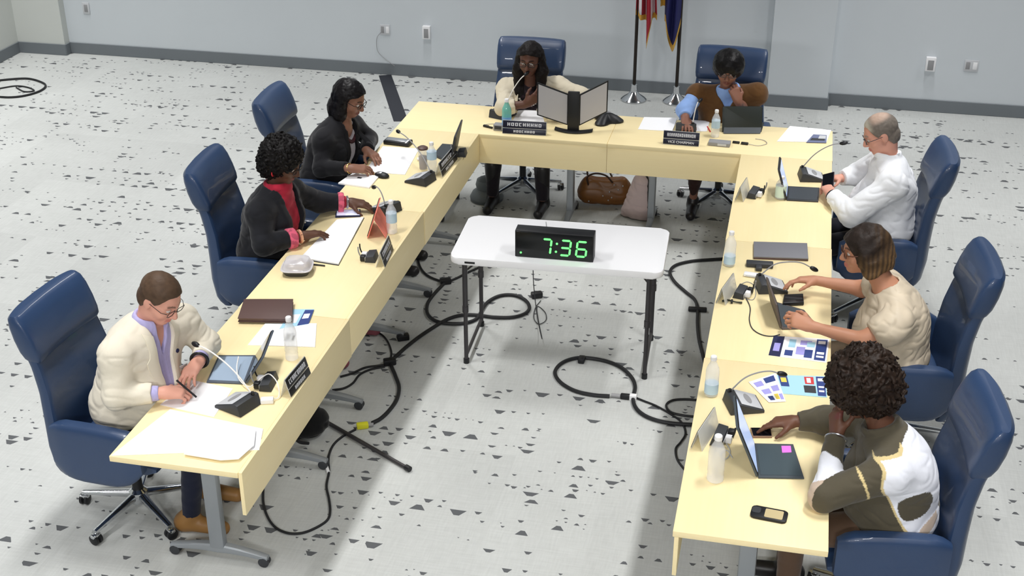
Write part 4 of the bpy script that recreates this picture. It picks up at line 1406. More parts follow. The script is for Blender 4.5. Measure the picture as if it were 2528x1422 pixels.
MB().tube([Vector((0, 0, 0.014)) + dd_ * 0.03, dd_ * 1.25 + Vector((0, 0, 0.014))], 0.011, 12).build('rod', M_GUN, t)
MB().tube([Vector((0, 0, 0.0165)), dd_ * 0.04 + Vector((0, 0, 0.0165))], 0.016, 12).build('rubber_foot', M_BLACK, t)
# ------------------------------------------------------------------ implicit surfaces for people and cloth
def V3(*a):
    return np.array(a if len(a) > 1 else a[0], dtype=np.float64)


def unit(v):
    v = np.asarray(v, float)
    return v / np.linalg.norm(v)


def wav(p, s, seed=0.0):
    """cheap smooth noise in [-1, 1]"""
    q = p * s
    x = q[:, 0] + 1.7 * np.sin(q[:, 1] * 0.83 + seed) + seed * 3.1
    y = q[:, 1] + 1.7 * np.sin(q[:, 2] * 0.91 + seed * 1.7)
    z = q[:, 2] + 1.7 * np.sin(q[:, 0] * 0.77 + seed * 2.3)
    return (np.sin(x) * np.cos(y * 1.13) + np.sin(y * 0.9 + 1.1) * np.cos(z) + np.sin(z * 1.07) * np.cos(x * 0.95 + 2.0)) / 2.2


class Field:
    def __init__(self):
        self.add = []     # (f, centre, radius, k)
        self.post = []    # d -> d

    def rc(self, a, b, ra, rb, k=0.02, flat=None, cap=False):
        a, b = V3(a), V3(b)
        ab = b - a
        L2 = max(ab @ ab, 1e-9)
        L = math.sqrt(L2)

        def f(p):
            q = p - a
            t = q @ ab / L2
            h = np.clip(t, 0, 1)
            e = q - h[:, None] * ab
            if flat is not None:
                n, s = flat
                e = e + np.outer(e @ n, n) * (s - 1)
            d = np.sqrt((e * e).sum(1)) - (ra + (rb - ra) * h)
            if cap:
                # keep the radial distance past the end, then cut flat
                e2 = q - t[:, None] * ab
                d2 = np.sqrt((e2 * e2).sum(1)) - (ra + (rb - ra) * np.clip(t, 0, 1.3))
                d = np.where(t > 1, np.maximum(d2, (t - 1) * L), np.where(t > 0.5, np.maximum(d2, (t - 1) * L), d))
            return d
        self.add.append((f, (a + b) / 2, L / 2 + max(ra, rb) * 1.15, k))
        return self

    def el(self, c, r, M=None, k=0.02):
        c, r = V3(c), V3(r)
        M = np.eye(3) if M is None else np.asarray(M)

        def f(p):
            q = (p - c) @ M
            k0 = np.sqrt(((q / r) ** 2).sum(1)) + 1e-9
            k1 = np.sqrt(((q / (r * r)) ** 2).sum(1)) + 1e-9
            return k0 * (k0 - 1) / k1
        self.add.append((f, c, r.max(), k))
        return self

    def torus(self, c, ax, Rr, r, k=0.01, squash=1.0):
        c, ax = V3(c), unit(ax)

        def f(p):
            q = p - c
            h = q @ ax
            w = np.sqrt(np.maximum((q * q).sum(1) - h * h, 1e-12)) - Rr
            return np.sqrt(w * w + (h * squash) ** 2) - r
        self.add.append((f, c, Rr + r + 0.02, k))
        return self

    def cut(self, f, k=0.006):
        """remove where f < 0"""
        def g(d, p):
            e = -f(p)
            h = np.maximum(k - np.abs(d - e), 0) / k
            return np.maximum(d, e) + h * h * k / 4
        self.post.append(g)
        return self

    def keep(self, f, k=0.006):
        return self.cut(lambda p: -f(p), k)

    def off(self, f):
        self.post.append(lambda d, p: d - f(p))
        return self

    def raw(self, p, prims=None):
        d = None
        for f, c, r, k in (self.add if prims is None else prims):
            e = f(p)
            if d is None:
                d = e
            elif k > 0:
                h = np.maximum(k - np.abs(d - e), 0) / k
                d = np.minimum(d, e) - h * h * k / 4
            else:
                d = np.minimum(d, e)
        if d is None:
            d = np.full(len(p), 1.0)
        return d

    def __call__(self, p, prims=None):
        d = self.raw(p, prims)
        for g in self.post:
            d = g(d, p)
        return d

    def mesh(self, vox):
        vox = vox * VS
        B = 5
        Hc = vox * B
        lo = np.min([c - r for f, c, r, k in self.add], axis=0) - 0.03
        hi = np.max([c + r for f, c, r, k in self.add], axis=0) + 0.03
        n = np.ceil((hi - lo) / Hc).astype(int) + 1
        gx = [lo[i] + Hc * np.arange(n[i] + 1) for i in range(3)]
        X, Y, Z = np.meshgrid(*gx, indexing='ij')
        pc = np.stack([X.ravel(), Y.ravel(), Z.ravel()], 1)
        dc = self(pc).reshape(n + 1)
        mn = np.full(n, 9.0)
        mpos = np.zeros(n, bool)
        mneg = np.zeros(n, bool)
        for a in (0, 1):
            for b in (0, 1):
                for c in (0, 1):
                    s = dc[a:n[0] + a, b:n[1] + b, c:n[2] + c]
                    mn = np.minimum(mn, np.abs(s))
                    mpos |= s > 0
                    mneg |= s <= 0
        act = (mn < Hc * 1.25) | (mpos & mneg)
        N = n * B
        D = np.repeat(np.repeat(np.repeat(dc[:n[0], :n[1], :n[2]], B, 0), B, 1), B, 2).astype(np.float32)
        ii = np.argwhere(act)
        key = (ii // 4) @ np.array([1000000, 1000, 1])
        order = np.argsort(key, kind='stable')
        ii, key = ii[order], key[order]
        st = np.flatnonzero(np.r_[True, key[1:] != key[:-1]])
        en = np.r_[st[1:], len(key)]
        o = np.arange(B)
        ox, oy, oz = [v.ravel() for v in np.meshgrid(o, o, o, indexing='ij')]
        for s, e in zip(st, en):
            cells = ii[s:e]
            fx = (cells[:, 0:1] * B + ox).ravel()
            fy = (cells[:, 1:2] * B + oy).ravel()
            fz = (cells[:, 2:3] * B + oz).ravel()
            p = lo + vox * np.stack([fx, fy, fz], 1)
            c0, c1 = p.min(0), p.max(0)
            cc, hd = (c0 + c1) / 2, np.linalg.norm(c1 - c0) / 2
            pr = [q for q in self.add if np.linalg.norm(q[1] - cc) - q[2] < hd + 0.07]
            D[fx, fy, fz] = self(p, pr) if pr else self(p)
        # surface nets
        S = D < 0
        c8 = [S[a:N[0] - 1 + a, b:N[1] - 1 + b, c:N[2] - 1 + c] for a in (0, 1) for b in (0, 1) for c in (0, 1)]
        allin = c8[0].copy()
        anyin = c8[0].copy()
        for q in c8[1:]:
            allin &= q
            anyin |= q
        mix = anyin & ~allin
        idx = np.argwhere(mix)
        vid = np.full(mix.shape, -1, np.int64)
        vid[mix] = np.arange(len(idx))
        corners = np.array([(a, b, c) for a in (0, 1) for b in (0, 1) for c in (0, 1)])
        vals = np.stack([D[idx[:, 0] + a, idx[:, 1] + b, idx[:, 2] + c] for a, b, c in corners], 1)
        acc = np.zeros((len(idx), 3))
        cnt = np.zeros(len(idx))
        for i in range(8):
            for j in range(i + 1, 8):
                if np.abs(corners[i] - corners[j]).sum() != 1:
                    continue
                a, b = vals[:, i], vals[:, j]
                m = (a < 0) != (b < 0)
                t = np.where(m, a / np.where(m, a - b, 1), 0)
                acc += np.where(m[:, None], corners[i] + t[:, None] * (corners[j] - corners[i]), 0)
                cnt += m
        V = lo + vox * (idx + acc / np.maximum(cnt, 1)[:, None])
        F = []
        for ax in range(3):
            u, v = (ax + 1) % 3, (ax + 2) % 3
            sl0 = [slice(1, N[0] - 1)] * 3
            sl0 = [slice(1, N[i] - 1) for i in range(3)]
            a = S[tuple(sl0)]
            sl1 = list(sl0)
            sl1[ax] = slice(2, N[ax])
            b = S[tuple(sl1)]
            e = np.argwhere(a != b) + 1
            if not len(e):
                continue
            inside = S[e[:, 0], e[:, 1], e[:, 2]]
            eu = np.zeros(3, int)
            ev = np.zeros(3, int)
            eu[u], ev[v] = 1, 1
            e = np.minimum(e, np.array(mix.shape) - 1)
            q = [vid[tuple((e - eu * i - ev * j).T)] for i, j in ((1, 1), (0, 1), (0, 0), (1, 0))]
            q = np.stack(q, 1)
            q[~inside] = q[~inside][:, ::-1]
            F.append(q[(q >= 0).all(1)])
        F = np.concatenate(F) if F else np.zeros((0, 4), int)
        return V, F


def field_mesh(name, F, vox, material, parent=None, origin=None, colf=None, relax=1):
    V, Q = F.mesh(vox)
    for _ in range(relax):
        # one gentle Laplacian pass
        acc = np.zeros_like(V)
        cnt = np.zeros(len(V))
        for a, b in ((0, 1), (1, 2), (2, 3), (3, 0)):
            np.add.at(acc, Q[:, a], V[Q[:, b]])
            np.add.at(cnt, Q[:, a], 1)
            np.add.at(acc, Q[:, b], V[Q[:, a]])
            np.add.at(cnt, Q[:, b], 1)
        V = V * 0.5 + 0.5 * acc / np.maximum(cnt, 1)[:, None]
    me = bpy.data.meshes.new(name)
    L = V - np.asarray(origin) if origin is not None else V
    me.vertices.add(len(L))
    me.vertices.foreach_set('co', L.astype(np.float32).ravel())
    me.loops.add(len(Q) * 4)
    me.loops.foreach_set('vertex_index', Q.astype(np.int32).ravel())
    me.polygons.add(len(Q))
    me.polygons.foreach_set('loop_start', np.arange(len(Q), dtype=np.int32) * 4)
    me.polygons.foreach_set('loop_total', np.full(len(Q), 4, np.int32))
    me.update(calc_edges=True)
    me.materials.append(material)
    if colf is not None:
        ca = me.color_attributes.new('Col', 'FLOAT_COLOR', 'POINT')
        c = colf(V)
        ca.data.foreach_set('color', np.concatenate([c, np.ones((len(c), 1))], 1).astype(np.float32).ravel())
    me.shade_smooth()
    o = bpy.data.objects.new(name, me)
    COL.objects.link(o)
    if parent is not None:
        o.parent = parent
    elif origin is not None:
        o.location = origin
    return o


def mixcol(base, other, m):
    return base * (1 - m[:, None]) + np.array(other) * m[:, None]


def sstep(a, b, x):
    t = np.clip((x - a) / (b - a), 0, 1)
    return t * t * (3 - 2 * t)


class Head:
    def __init__(self, c, fwd, up=(0, 0, 1), s=1.0):
        self.c = V3(c)
        self.f = unit(fwd)
        u = V3(up) - self.f * (V3(up) @ self.f)
        self.u = unit(u)
        self.r = np.cross(self.f, self.u)
        self.s = s
        self.M = np.stack([self.r, self.f, self.u], 1)

    def __call__(self, x, y, z):
        return self.c + self.M @ (V3(x, y, z) * self.s)

    def local(self, p):
        return ((p - self.c) @ self.M) / self.s

    def build(self, F, female=True):
        s, M = self.s, self.M
        H = self
        F.el(H(0, -.012, .030), V3(.076, .097, .088) * s, M, 0)
        F.el(H(0, .022, -.045), V3(.060, .066, .072) * s, M, .03 * s)
        F.el(H(0, .064, -.094), V3(.024, .020, .018) * s, M, .03 * s)
        for x in (-1, 1):
            F.el(H(x * .038, .052, -.030), V3(.027, .028, .030) * s, M, .025 * s)
            F.rc(H(x * .012, .082, .022), H(x * .044, .066, .022), .010 * s, .009 * s, .018 * s)
            F.el(H(x * .077, -.010, -.008), V3(.009, .021, .032) * s, M, .008 * s)
            F.rc(H(x * .008, .094, -.036), H(x * .012, .092, -.037), .009 * s, .008 * s, .008 * s)
            F.rc(H(0, .091, -.061), H(x * .021, .080, -.064), .0065 * s, .004 * s, .006 * s)
            F.rc(H(0, .088, -.073), H(x * .018, .079, -.069), .0075 * s, .004 * s, .006 * s)
        F.el(H(-.031, .0795, .0095), V3(.0165, .0115, .0085) * s, M, .004 * s)
        F.el(H(.031, .0795, .0095), V3(.0165, .0115, .0085) * s, M, .004 * s)
        F.rc(H(0, .086, .014), H(0, .108, -.030), .008 * s, .0125 * s, .014 * s)

        def sock(p):
            q = H.local(p)
            a = np.sqrt((np.abs(q[:, 0]) - .031) ** 2 / 1.7 + (q[:, 1] - .095) ** 2 + (q[:, 2] - .004) ** 2) - .0135
            return a * s
        F.cut(sock, .016 * s)
        return F


def hand(F, W, d, n, right, curl=(0.5, 0.5, 0.55, 0.6), spread=0.12, thumb=0.5, s=1.0, wr=0.026):
    """five fingers; d wrist to fingers, n out of the palm"""
    d = unit(d)
    n = unit(V3(n) - d * (V3(n) @ d))
    t = np.cross(-n, d) * (1 if right else -1)      # thumb side
    W = V3(W)
    bx = [(.030, .088), (.010, .093), (-.011, .088), (-.030, .078)]
    ln = [(.042, .025, .021), (.046, .029, .022), (.042, .027, .021), (.033, .020, .018)]
    rr = [.0092, .0095, .0090, .0080]
    F.rc(W - d * .02, W + d * .03, wr * s, wr * s, .02, flat=(n, 1.35))
    for i in range(4):
        kx, ky = bx[i]
        K = W + (t * kx + d * ky) * s
        F.rc(W + (t * kx * .55 + d * .018) * s, K, .0155 * s, .0118 * s, .02)
        a = spread * (1.5 - i) * 0.5
        dd = unit(d + t * math.sin(a))
        p = K
        ang = 0.0
        for j in range(3):
            ang += curl[i] * (0.75, 1.0, 0.65)[j]
            v = dd * math.cos(ang) + n * math.sin(ang)
            q = p + v * ln[i][j] * s
            F.rc(p, q, rr[i] * s * (1 - .07 * j), rr[i] * s * (1 - .07 * (j + 1)), .005)
            p = q
    b = W + (t * .022 + d * .022 + n * .006) * s
    v = unit(t * .75 + d * .62 + n * .25)
    p = b + v * .040 * s
    F.rc(b, p, .0155 * s, .0120 * s, .016)
    v2 = unit(t * (.75 - .8 * thumb) + d * .75 + n * (.2 + .7 * thumb))
    q = p + v2 * .031 * s
    F.rc(p, q, .0112 * s, .0098 * s, .006)
    v3 = unit(t * (.5 - 1.0 * thumb) + d * .8 + n * (.2 + .8 * thumb))
    F.rc(q, q + v3 * .024 * s, .0098 * s, .0078 * s, .005)
    return F


class Body:
    """joints in world space; right/left are the person's own"""

    def __init__(self, fwd, P, C, N, head, SR, SL, ER, EL, WR, WL, g=1.0, ag=1.0, bust=0.0, belly=0.0):
        self.f0 = unit((fwd[0], fwd[1], 0))
        self.r0 = np.cross(self.f0, V3(0, 0, 1))
        self.P, self.C, self.N = V3(P), V3(C), V3(N)
        self.H = head
        self.SR, self.SL, self.ER, self.EL, self.WR, self.WL = map(V3, (SR, SL, ER, EL, WR, WL))
        self.g, self.ag, self.bust, self.belly = g, ag, bust, belly
        u = unit(self.C - self.P)
        sh = unit(self.SR - self.SL)
        r = unit(sh - u * (sh @ u))
        self.u, self.r = u, r
        self.f = np.cross(u, r)
        self.M = np.stack([self.r, self.f, self.u], 1)
        u2 = unit(self.N - self.C)
        r2 = unit(sh - u2 * (sh @ u2))
        self.M2 = np.stack([r2, np.cross(u2, r2), u2], 1)

    def loc(self, p):
        return (p - self.C) @ self.M2

    def at(self, x, y, z):
        return self.C + self.M2 @ V3(x, y, z)

    def torso(self, F, o=0.0):
        g, M, M2 = self.g, self.M, self.M2
        P, C, N = self.P, self.C, self.N
        F.el(P, V3(.185 * g + o, .145 * g + o, .125 + o), M, 0)
        F.el(P * .55 + C * .45 + self.f * (.02 + self.belly * .6), V3(.165 * g + o, .13 * g + self.belly + o, .17 + o), M, .08)
        F.el(C, V3(.170 * g + o, .118 * g + o, .165 + o), M2, .08)
        for S in (self.SR, self.SL):
            F.rc(C + (N - C) * .72, S, .062 * g + o, .052 * self.ag + o, .06)
            F.rc(C + (S - C) * .45 - (N - C) * .1, S, .085 * g + o, .050 * self.ag + o, .05)
        if self.bust:
            for s in (-1, 1):
                F.el(self.at(s * .078 * g, .088 * g + .02 * self.bust, .0), V3(.066, .058, .066) * (0.8 + .3 * self.bust) + o, M2, .05)
        return F

    def legs(self, F, dz=0.0, o=0.0, kn=0.40, spread=0.10, foot=(0.42, 0.40), ang=0.0, cap=False, z_ank=0.09):
        f, r = self.f0, self.r0
        self.ank = []
        for s, fo in ((1, foot[0]), (-1, foot[1])):
            hip = self.P + r * s * .085 - V3(0, 0, .045)
            hip[2] = max(hip[2], .555 + dz)
            knee = hip + f * kn + r * s * spread * .4
            knee[2] = .525 + dz
            a = V3(*(self.P + f * fo + r * s * (.085 + spread * .5))[:2], z_ank)
            F.rc(hip, knee, .076 * self.g + o, .058 + o, .04)
            F.rc(knee, a, .056 + o, .040 + o, .03, cap=cap)
            self.ank.append((a, s))
        return F

    def arms(self, F, o=0.0, upper=1.0, fore=1.0, cap=False, r=(.052, .047, .044, .030)):
        ag = self.ag
        for S, E, W in ((self.SR, self.ER, self.WR), (self.SL, self.EL, self.WL)):
            F.rc(S, E, r[0] * ag + o, r[1] * ag + o, .03)
            F.rc(E, E + (W - E) * fore, r[2] * ag + o, r[2] * ag * (1 - fore) + r[3] * fore + o, .02, cap=cap)
        return F

    def skin(self, F):
        self.torso(F, -.012)
        N, H = self.N, self.H
        F.rc(N - (H.c - N) * .15, H(0, -.028, -.055), .060 * H.s, .054 * H.s, .04)
        self.arms(F, -.006)
        # the head last so that its features stay crisp
        G = Field()
        H.build(G)
        F.add += G.add
        F.post += G.post
        return F


SKIN = {}


def skin_mat():
    return mat('skin', None, 0.48, attr='Col', spec=0.35, bump=0.05, bscale=300)


def cloth_mat(rough=0.85, bump=0.25, bscale=500.0, name='cloth', sheen=0.15, noise=0.03):
    return mat(name, None, rough, attr='Col', spec=0.2, bump=bump * 1.6, bscale=bscale * .12, sheen=sheen, noise=noise, nscale=90)


def hair_mat(name, rough=0.5):
    return mat(name, None, rough, attr='Col', spec=0.18, bump=0.6, bscale=160)


def solid(c):
    c = np.array(c)
    return lambda V: np.tile(c, (len(V), 1))


def skin_col(B, base, lip, brow, palm=None):
    H = B.H

    def f(V):
        q = H.local(V)
        c = np.tile(np.array(base), (len(V), 1))
        c = c * (1 + 0.05 * wav(V, 40.0)[:, None])
        # lips and eyebrows
        m = (1 - sstep(.020, .026, np.abs(q[:, 0]))) * (1 - sstep(.008, .012, np.abs(q[:, 2] + .067))) * sstep(.076, .084, q[:, 1])
        c = mixcol(c, lip, m * .85)
        bz = .027 + .004 * np.sin(np.clip((np.abs(q[:, 0]) - .01) / .04, 0, 1) * PI)
        m = sstep(.009, .013, np.abs(q[:, 0])) * (1 - sstep(.046, .052, np.abs(q[:, 0]))) * (1 - sstep(.003, .006, np.abs(q[:, 2] - bz))) * sstep(.05, .058, q[:, 1])
        c = mixcol(c, brow, m * .85)
        return np.clip(c, 0, 1)
    return f


M_EYE = mat('eye_white', rgb(205, 196, 190), 0.3)
M_IRIS = mat('dark_iris', rgb(40, 26, 20), 0.2)
M_LENS = mat('spectacle_lens', rgb(230, 236, 245), 0.03, alpha=0.04, spec=0.4)


def obj_at(mb, name, m, parent, origin, smooth=35):
    bmesh.ops.translate(mb.bm, vec=-Vector(origin), verts=mb.bm.verts)
    return mb.build(name, m, parent, smooth=smooth)


def face_parts(root, H, O, frame=None, iris=True, thick=0.0022):
    for x in (-1, 1):
        e = MB().ball(H(x * .031, .0735, .002), .0125 * H.s, None, 14, 10)
        eo = obj_at(e, 'eye', M_EYE, root, O)
        p = MB().ball(H(x * .031, .0815, -.001), .0056 * H.s, None, 10, 8)
        obj_at(p, 'iris', M_IRIS, eo, O)
    if frame is not None:
        g = MB()
        ln = MB()
        for x in (-1, 1):
            ring = [H(x * .034 + a, .101 - .010 * abs(a) / .03 * 0.6, b + .001) for a, b in round_rect(.048, .032, .011, 4)]
            pts = [Vector(p) for p in ring] + [Vector(ring[0])]
            g.tube(pts, thick * H.s, 6, cap=False)
            vs = [ln.bm.verts.new(Vector(p)) for p in ring]
            ln.bm.faces.new(vs)
            g.tube([Vector(H(x * .060, .092, .006)), Vector(H(x * .079, .070, .006)), Vector(H(x * .083, .0, .004)), Vector(H(x * .080, -.02, -.008))], thick * .9 * H.s, 6)
        g.tube([Vector(H(-.009, .1, .004)), Vector(H(0, .104, .007)), Vector(H(.009, .1, .004))], thick * H.s, 6)
        go = obj_at(g, 'glasses', frame, root, O)
        obj_at(ln, 'lens', M_LENS, go, O, smooth=0)


def shoe_parts(root, B, O, m, f=None, tall=False, dz=0):
    for a, s in B.ank:
        F = Field()
        d = B.f0 if f is None else unit(f)
        heel = V3(a[0], a[1], .045) - d * .04
        toe = V3(a[0], a[1], .036) + d * .16
        F.rc(heel, toe, .044, .036, .02)
        F.rc(heel + V3(0, 0, .0), V3(a[0], a[1], .10 if not tall else .34), .044, .045 if not tall else .056, .03)
        F.keep(lambda p: .002 - p[:, 2])
        field_mesh('shoe', F, .007, m, root, O, solid(m['c']) if False else None)


def hem(z):
    return lambda p: p[:, 2] - z


def wedge(B, top, bot, ztop=.17, zbot=-.20, power=1.0):
    """front opening of a jacket, half width from bot (low) to top (high)"""
    def f(p):
        q = B.loc(p)
        t = np.clip((q[:, 2] - zbot) / (ztop - zbot), 0, 1.4) ** power
        w = bot + (top - bot) * t
        return np.maximum(np.abs(q[:, 0]) - w, .02 - q[:, 1])
    return f


def lapel(B, top, bot, ztop=.17, zbot=-.20, width=.05, h=.007, power=1.0):
    def f(p):
        q = B.loc(p)
        t = np.clip((q[:, 2] - zbot) / (ztop - zbot), 0, 1.4)
        w = bot + (top - bot) * t ** power
        a = np.abs(q[:, 0])
        wd = width * sstep(-.02, .5, t) * (1 - .5 * sstep(.9, 1.2, t))
        m = sstep(-.004, .0, a - w) * (1 - sstep(wd - .003, wd + .003, a - w)) * (q[:, 1] > .0) * sstep(-.02, .06, t)
        return h * m
    return f


def wrinkle(amp=.004, s=28.0, seed=1.0):
    return lambda p: amp * (wav(p, s, seed) * .5 + wav(p, s * .5, seed + 2) * .7 - .75 * np.clip(1 - 2.6 * np.abs(wav(p * np.array([1.0, .8, 1.7]), s * 1.0, seed + 5)), 0, 1))


def short_hair(F, H, o=.007, noise=.0012, ns=150, front=.060):
    """cropped hair with a hairline that runs from the forehead over the ears to the nape"""
    ys = np.array([-.14, -.09, -.045, -.022, -.005, .022, .040, .060, .080, .12])
    zs = np.array([-.085, -.085, -.075, -.030, .018, .004, .028, front - .014, front, front + .005])

    def f(p):
        q = H.local(p)
        d = None
        for c, r in ((V3(0, -.012, .030), V3(.076, .097, .088) + o), (V3(0, -.040, -.022), V3(.062, .064, .072) + o)):
            w = q - c
            k0 = np.sqrt(((w / r) ** 2).sum(1)) + 1e-9
            k1 = np.sqrt(((w / (r * r)) ** 2).sum(1)) + 1e-9
            e = k0 * (k0 - 1) / k1
            d = e if d is None else np.minimum(d, e)
        d = d - noise * wav(p, ns, 2.0)
        line = np.interp(q[:, 1], ys, zs) + .003 * wav(p, 90, 4)
        return np.maximum(d, (line - q[:, 2]) * .8) * H.s
    F.add.append((f, H(0, -.015, 0), .15 * H.s, 0))
    return F


def lapels(root, B, F, material, top, bot, ztop=.17, zbot=-.20, width=.06, lift=.004, thick=.005):
    """two folded lapels laid on the jacket front along its opening"""
    for sgn in (-1, 1):
        rows = []
        n = 18
        for k in range(n + 1):
            t = k / n * 1.08
            z = zbot + (ztop - zbot) * t
            w = bot + (top - bot) * min(t, 1.4)
            if t < .74:
                wd = width * (t / .74) ** .8
            elif t < .80:
                wd = width * (1 - .45 * (t - .74) / .06)
            else:
                wd = width * .62
            row = []
            for j in range(6):
                x = sgn * (w + .002 + wd * j / 5)
                p0 = B.at(x, .0, z)
                q = surf(F, p0, B.M2[:, 1])
                if (q - p0) @ B.M2[:, 1] < -.02:
                    break
                row.append(q + B.M2[:, 1] * (lift + .003 * math.sin(PI * j / 5)))
            if len(row) < 6:
                break
            rows.append(row)
        mb = MB()
        fr = B.M2[:, 1]
        secs = []
        for row in rows:
            ring = [Vector(p) for p in row] + [Vector(p - fr * thick) for p in row[::-1]]
            secs.append(ring)
        mb.loft(secs)
        obj_at(mb, 'lapel', material, root, B.O, smooth=50)
# ------------------------------------------------------------------ the eight people
def fn(F, f, c, r, k=.01):
    F.add.append((f, V3(c), r, k))
    return F


def vec(v):
    return V3(*v)


def surf(F, p, d, start=.25):
    """march from p + d*start back along d to the surface of F"""
    d = unit(d)
    q = V3(p) + d * start
    for _ in range(80):
        e = F(q[None, :])[0]
        if e < .0008 or (q - p) @ d < -.10:
            break
        q = q - d * e * .8
    return q


def hair_cap(F, H, o=.008, n=(0, -.50, .87), c=.012, k=.01, noise=0.0, ns=60.0, seed=1.0, grow=(1, 1, 1)):
    n = unit(n)
    M, s = H.M, H.s
    r = V3((.076 + o) * grow[0], (.097 + o) * grow[1], (.088 + o) * grow[2])

    def f(p):
        q = H.local(p)
        w = q - V3(0, -.012, .030)
        k0 = np.sqrt(((w / r) ** 2).sum(1)) + 1e-9
        k1 = np.sqrt(((w / (r * r)) ** 2).sum(1)) + 1e-9
        d = k0 * (k0 - 1) / k1
        if noise:
            d = d - noise * wav(p, ns, seed)
        return np.maximum(d, (c - q @ n)) * s
    fn(F, f, H(0, -.012, .03), r.max() * s + .02, k)
    return F


def face_cut(F, H, c, r):
    c, r = V3(*c), V3(*r)

    def f(p):
        w = H.local(p) - c
        k0 = np.sqrt(((w / r) ** 2).sum(1)) + 1e-9
        k1 = np.sqrt(((w / (r * r)) ** 2).sum(1)) + 1e-9
        return k0 * (k0 - 1) / k1 * H.s
    F.cut(f, .006)
    return F


def person(label, B, skin, lip, brow, hands, legkw, vox=.0045):
    O = V3(B.P[0], B.P[1], 0)
    F = Field()
    B.legs(F, o=-.012, **legkw)
    F.add[0] = (*F.add[0][:3], 0)
    B.skin(F)
    for (W, d, n, right, kw) in hands:
        hand(F, W, d, n, right, **kw)
    o = field_mesh('person', F, vox, skin_mat(), None, O, skin_col(B, skin, lip, brow))
    tag(o, label, 'person', 'people seated around the tables')
    B.O = O
    return o


M_CLOTH = cloth_mat()
M_DENIM = cloth_mat(.8, .35, 350, 'denim')
M_SATIN = cloth_mat(.42, .1, 300, 'satin', 0.0, .02)
M_SHOE = mat('dark_shoe', rgb(30, 28, 30), .4)
M_SHOET = mat('tan_shoe', rgb(150, 110, 62), .5)
M_SHOEP = mat('rose_shoe', rgb(150, 80, 92), .5)
M_FRAMEK = mat('black_spectacle_frame', rgb(20, 20, 22), .3)
M_FRAMES = mat('grey_spectacle_frame', rgb(90, 90, 95), .3, .5)
M_FRAMEB = mat('brown_spectacle_frame', rgb(92, 52, 34), .3)
HM = hair_mat('hair')
HMS = hair_mat('sleek_hair', .38)

DK = rgb(92, 62, 48)
DK2 = rgb(112, 78, 60)
LIPD = rgb(112, 62, 58)
FAIR = rgb(218, 160, 140)
LIPF = rgb(190, 112, 104)
MID = rgb(190, 136, 108)


def garment(root, B, name, F, colr, m=None, vox=.006, dz=0.0):
    if dz is not None:
        F.cut(hem(.508 + dz))
    return field_mesh(name, F, vox, m or M_CLOTH, root, B.O, colr if callable(colr) else solid(colr))


def trousers(root, B, c, legkw, dz=0.0, m=None, shoe=M_SHOE, tall=False, bare=False):
    F = Field()
    B.legs(F, o=.006, cap=True, **legkw)
    F.el(B.P - V3(0, 0, .02), V3(.185 * B.g + .006, .15 * B.g, .105), B.M, .04)
    F.off(wrinkle(.003, 22, 3))
    seat = .503 + dz

    def under(p):
        q = (p - B.P) @ np.stack([B.r0, B.f0, V3(0, 0, 1)], 1)
        return np.maximum(p[:, 2] - seat, q[:, 1] - .27)
    F.cut(under)
    field_mesh('trousers', F, .008, m or M_CLOTH, root, B.O, solid(c))
    shoe_parts(root, B, B.O, shoe, tall=tall)


def collar(F, B, R=.066, r=.012, t=.10, sq=.55):
    ax = unit(B.H(0, -.028, -.055) - B.N)
    F.torus(B.N + ax * (t * .3), ax, R, r, .012, sq)
    return F


def wristband(root, B, name, E, W, m, t=.94, R=.034, r=.007):
    E, W = V3(*E), V3(*W)
    c = E + (W - E) * t
    ax = Vector(unit(W - E))
    u = ax.orthogonal().normalized()
    v = ax.cross(u)
    pts = [Vector(c) + (u * math.cos(2 * PI * k / 20) + v * math.sin(2 * PI * k / 20)) * R for k in range(21)]
    mb = MB().tube(pts, r, 6, cap=False)
    return obj_at(mb, name, m, root, B.O)


# ---- 1. man in the cream blazer, near end of the left row
hd = Head((-.005, .19, 1.195), (.78, -.20, -.52), (.35, -.02, 1))
B = Body((1, 0), (-.215, .17, .625), (-.155, .19, .90), (-.085, .195, 1.035), hd, (-.155, .0, .975), (-.03, .40, .955), (-.145, -.075, .805), (.075, .425, .835), (.045, -.005, .805), (.105, .275, .825), g=1.12, ag=1.12, belly=.03)
LK = dict(kn=.36, foot=(.30, .26), spread=.10)
r1 = person('man in a cream blazer and lavender shirt, head bowed, writing with a pen', B, FAIR, LIPF, rgb(90, 66, 54),
            [(B.WR, (.85, .50, -.12), (.1, .35, -1), True, dict(curl=(.75, .85, .95, 1.0), thumb=.7)), (B.WL, (-.12, -1, -.22), (.1, -.15, -1), False, dict(curl=(.35, .4, .45, .5), thumb=.3))], LK)
F = Field()
B.torso(F, .004)
B.arms(F, .003, fore=.94, cap=True)
collar(F, B, .070, .015, sq=.4)
F.cut(wedge(B, .034, .0, ztop=.19, zbot=.075))
stripe = lambda V: np.array(rgb(178, 172, 216)) * (1 + .035 * np.sign(np.sin(B.loc(V)[:, 0] * 420)))[:, None]
garment(r1, B, 'shirt', F, stripe, vox=.005)
F = Field()
B.torso(F, .021)
B.arms(F, .015, fore=.80, cap=True)
F.rc(B.N + B.r0 * .07 - B.f0 * .01, B.N - B.r0 * .07 - B.f0 * .01, .03, .03, .04)
F.off(wrinkle(.0055, 26, 1))
F.cut(wedge(B, .066, .006))
ax = unit(B.H.c - B.N)
F.cut(lambda p: np.sqrt((((p - B.N) - np.outer((p - B.N) @ ax, ax)) ** 2).sum(1)) - .074 + .5 * np.maximum(0, -((p - B.N) @ ax) - .01), .01)
JK = F
garment(r1, B, 'blazer', F, rgb(226, 218, 200), vox=.005)
lapels(r1, B, JK, mat('cream_lapel', rgb(224, 216, 196), .85, spec=.2), .066, .006, width=.066)
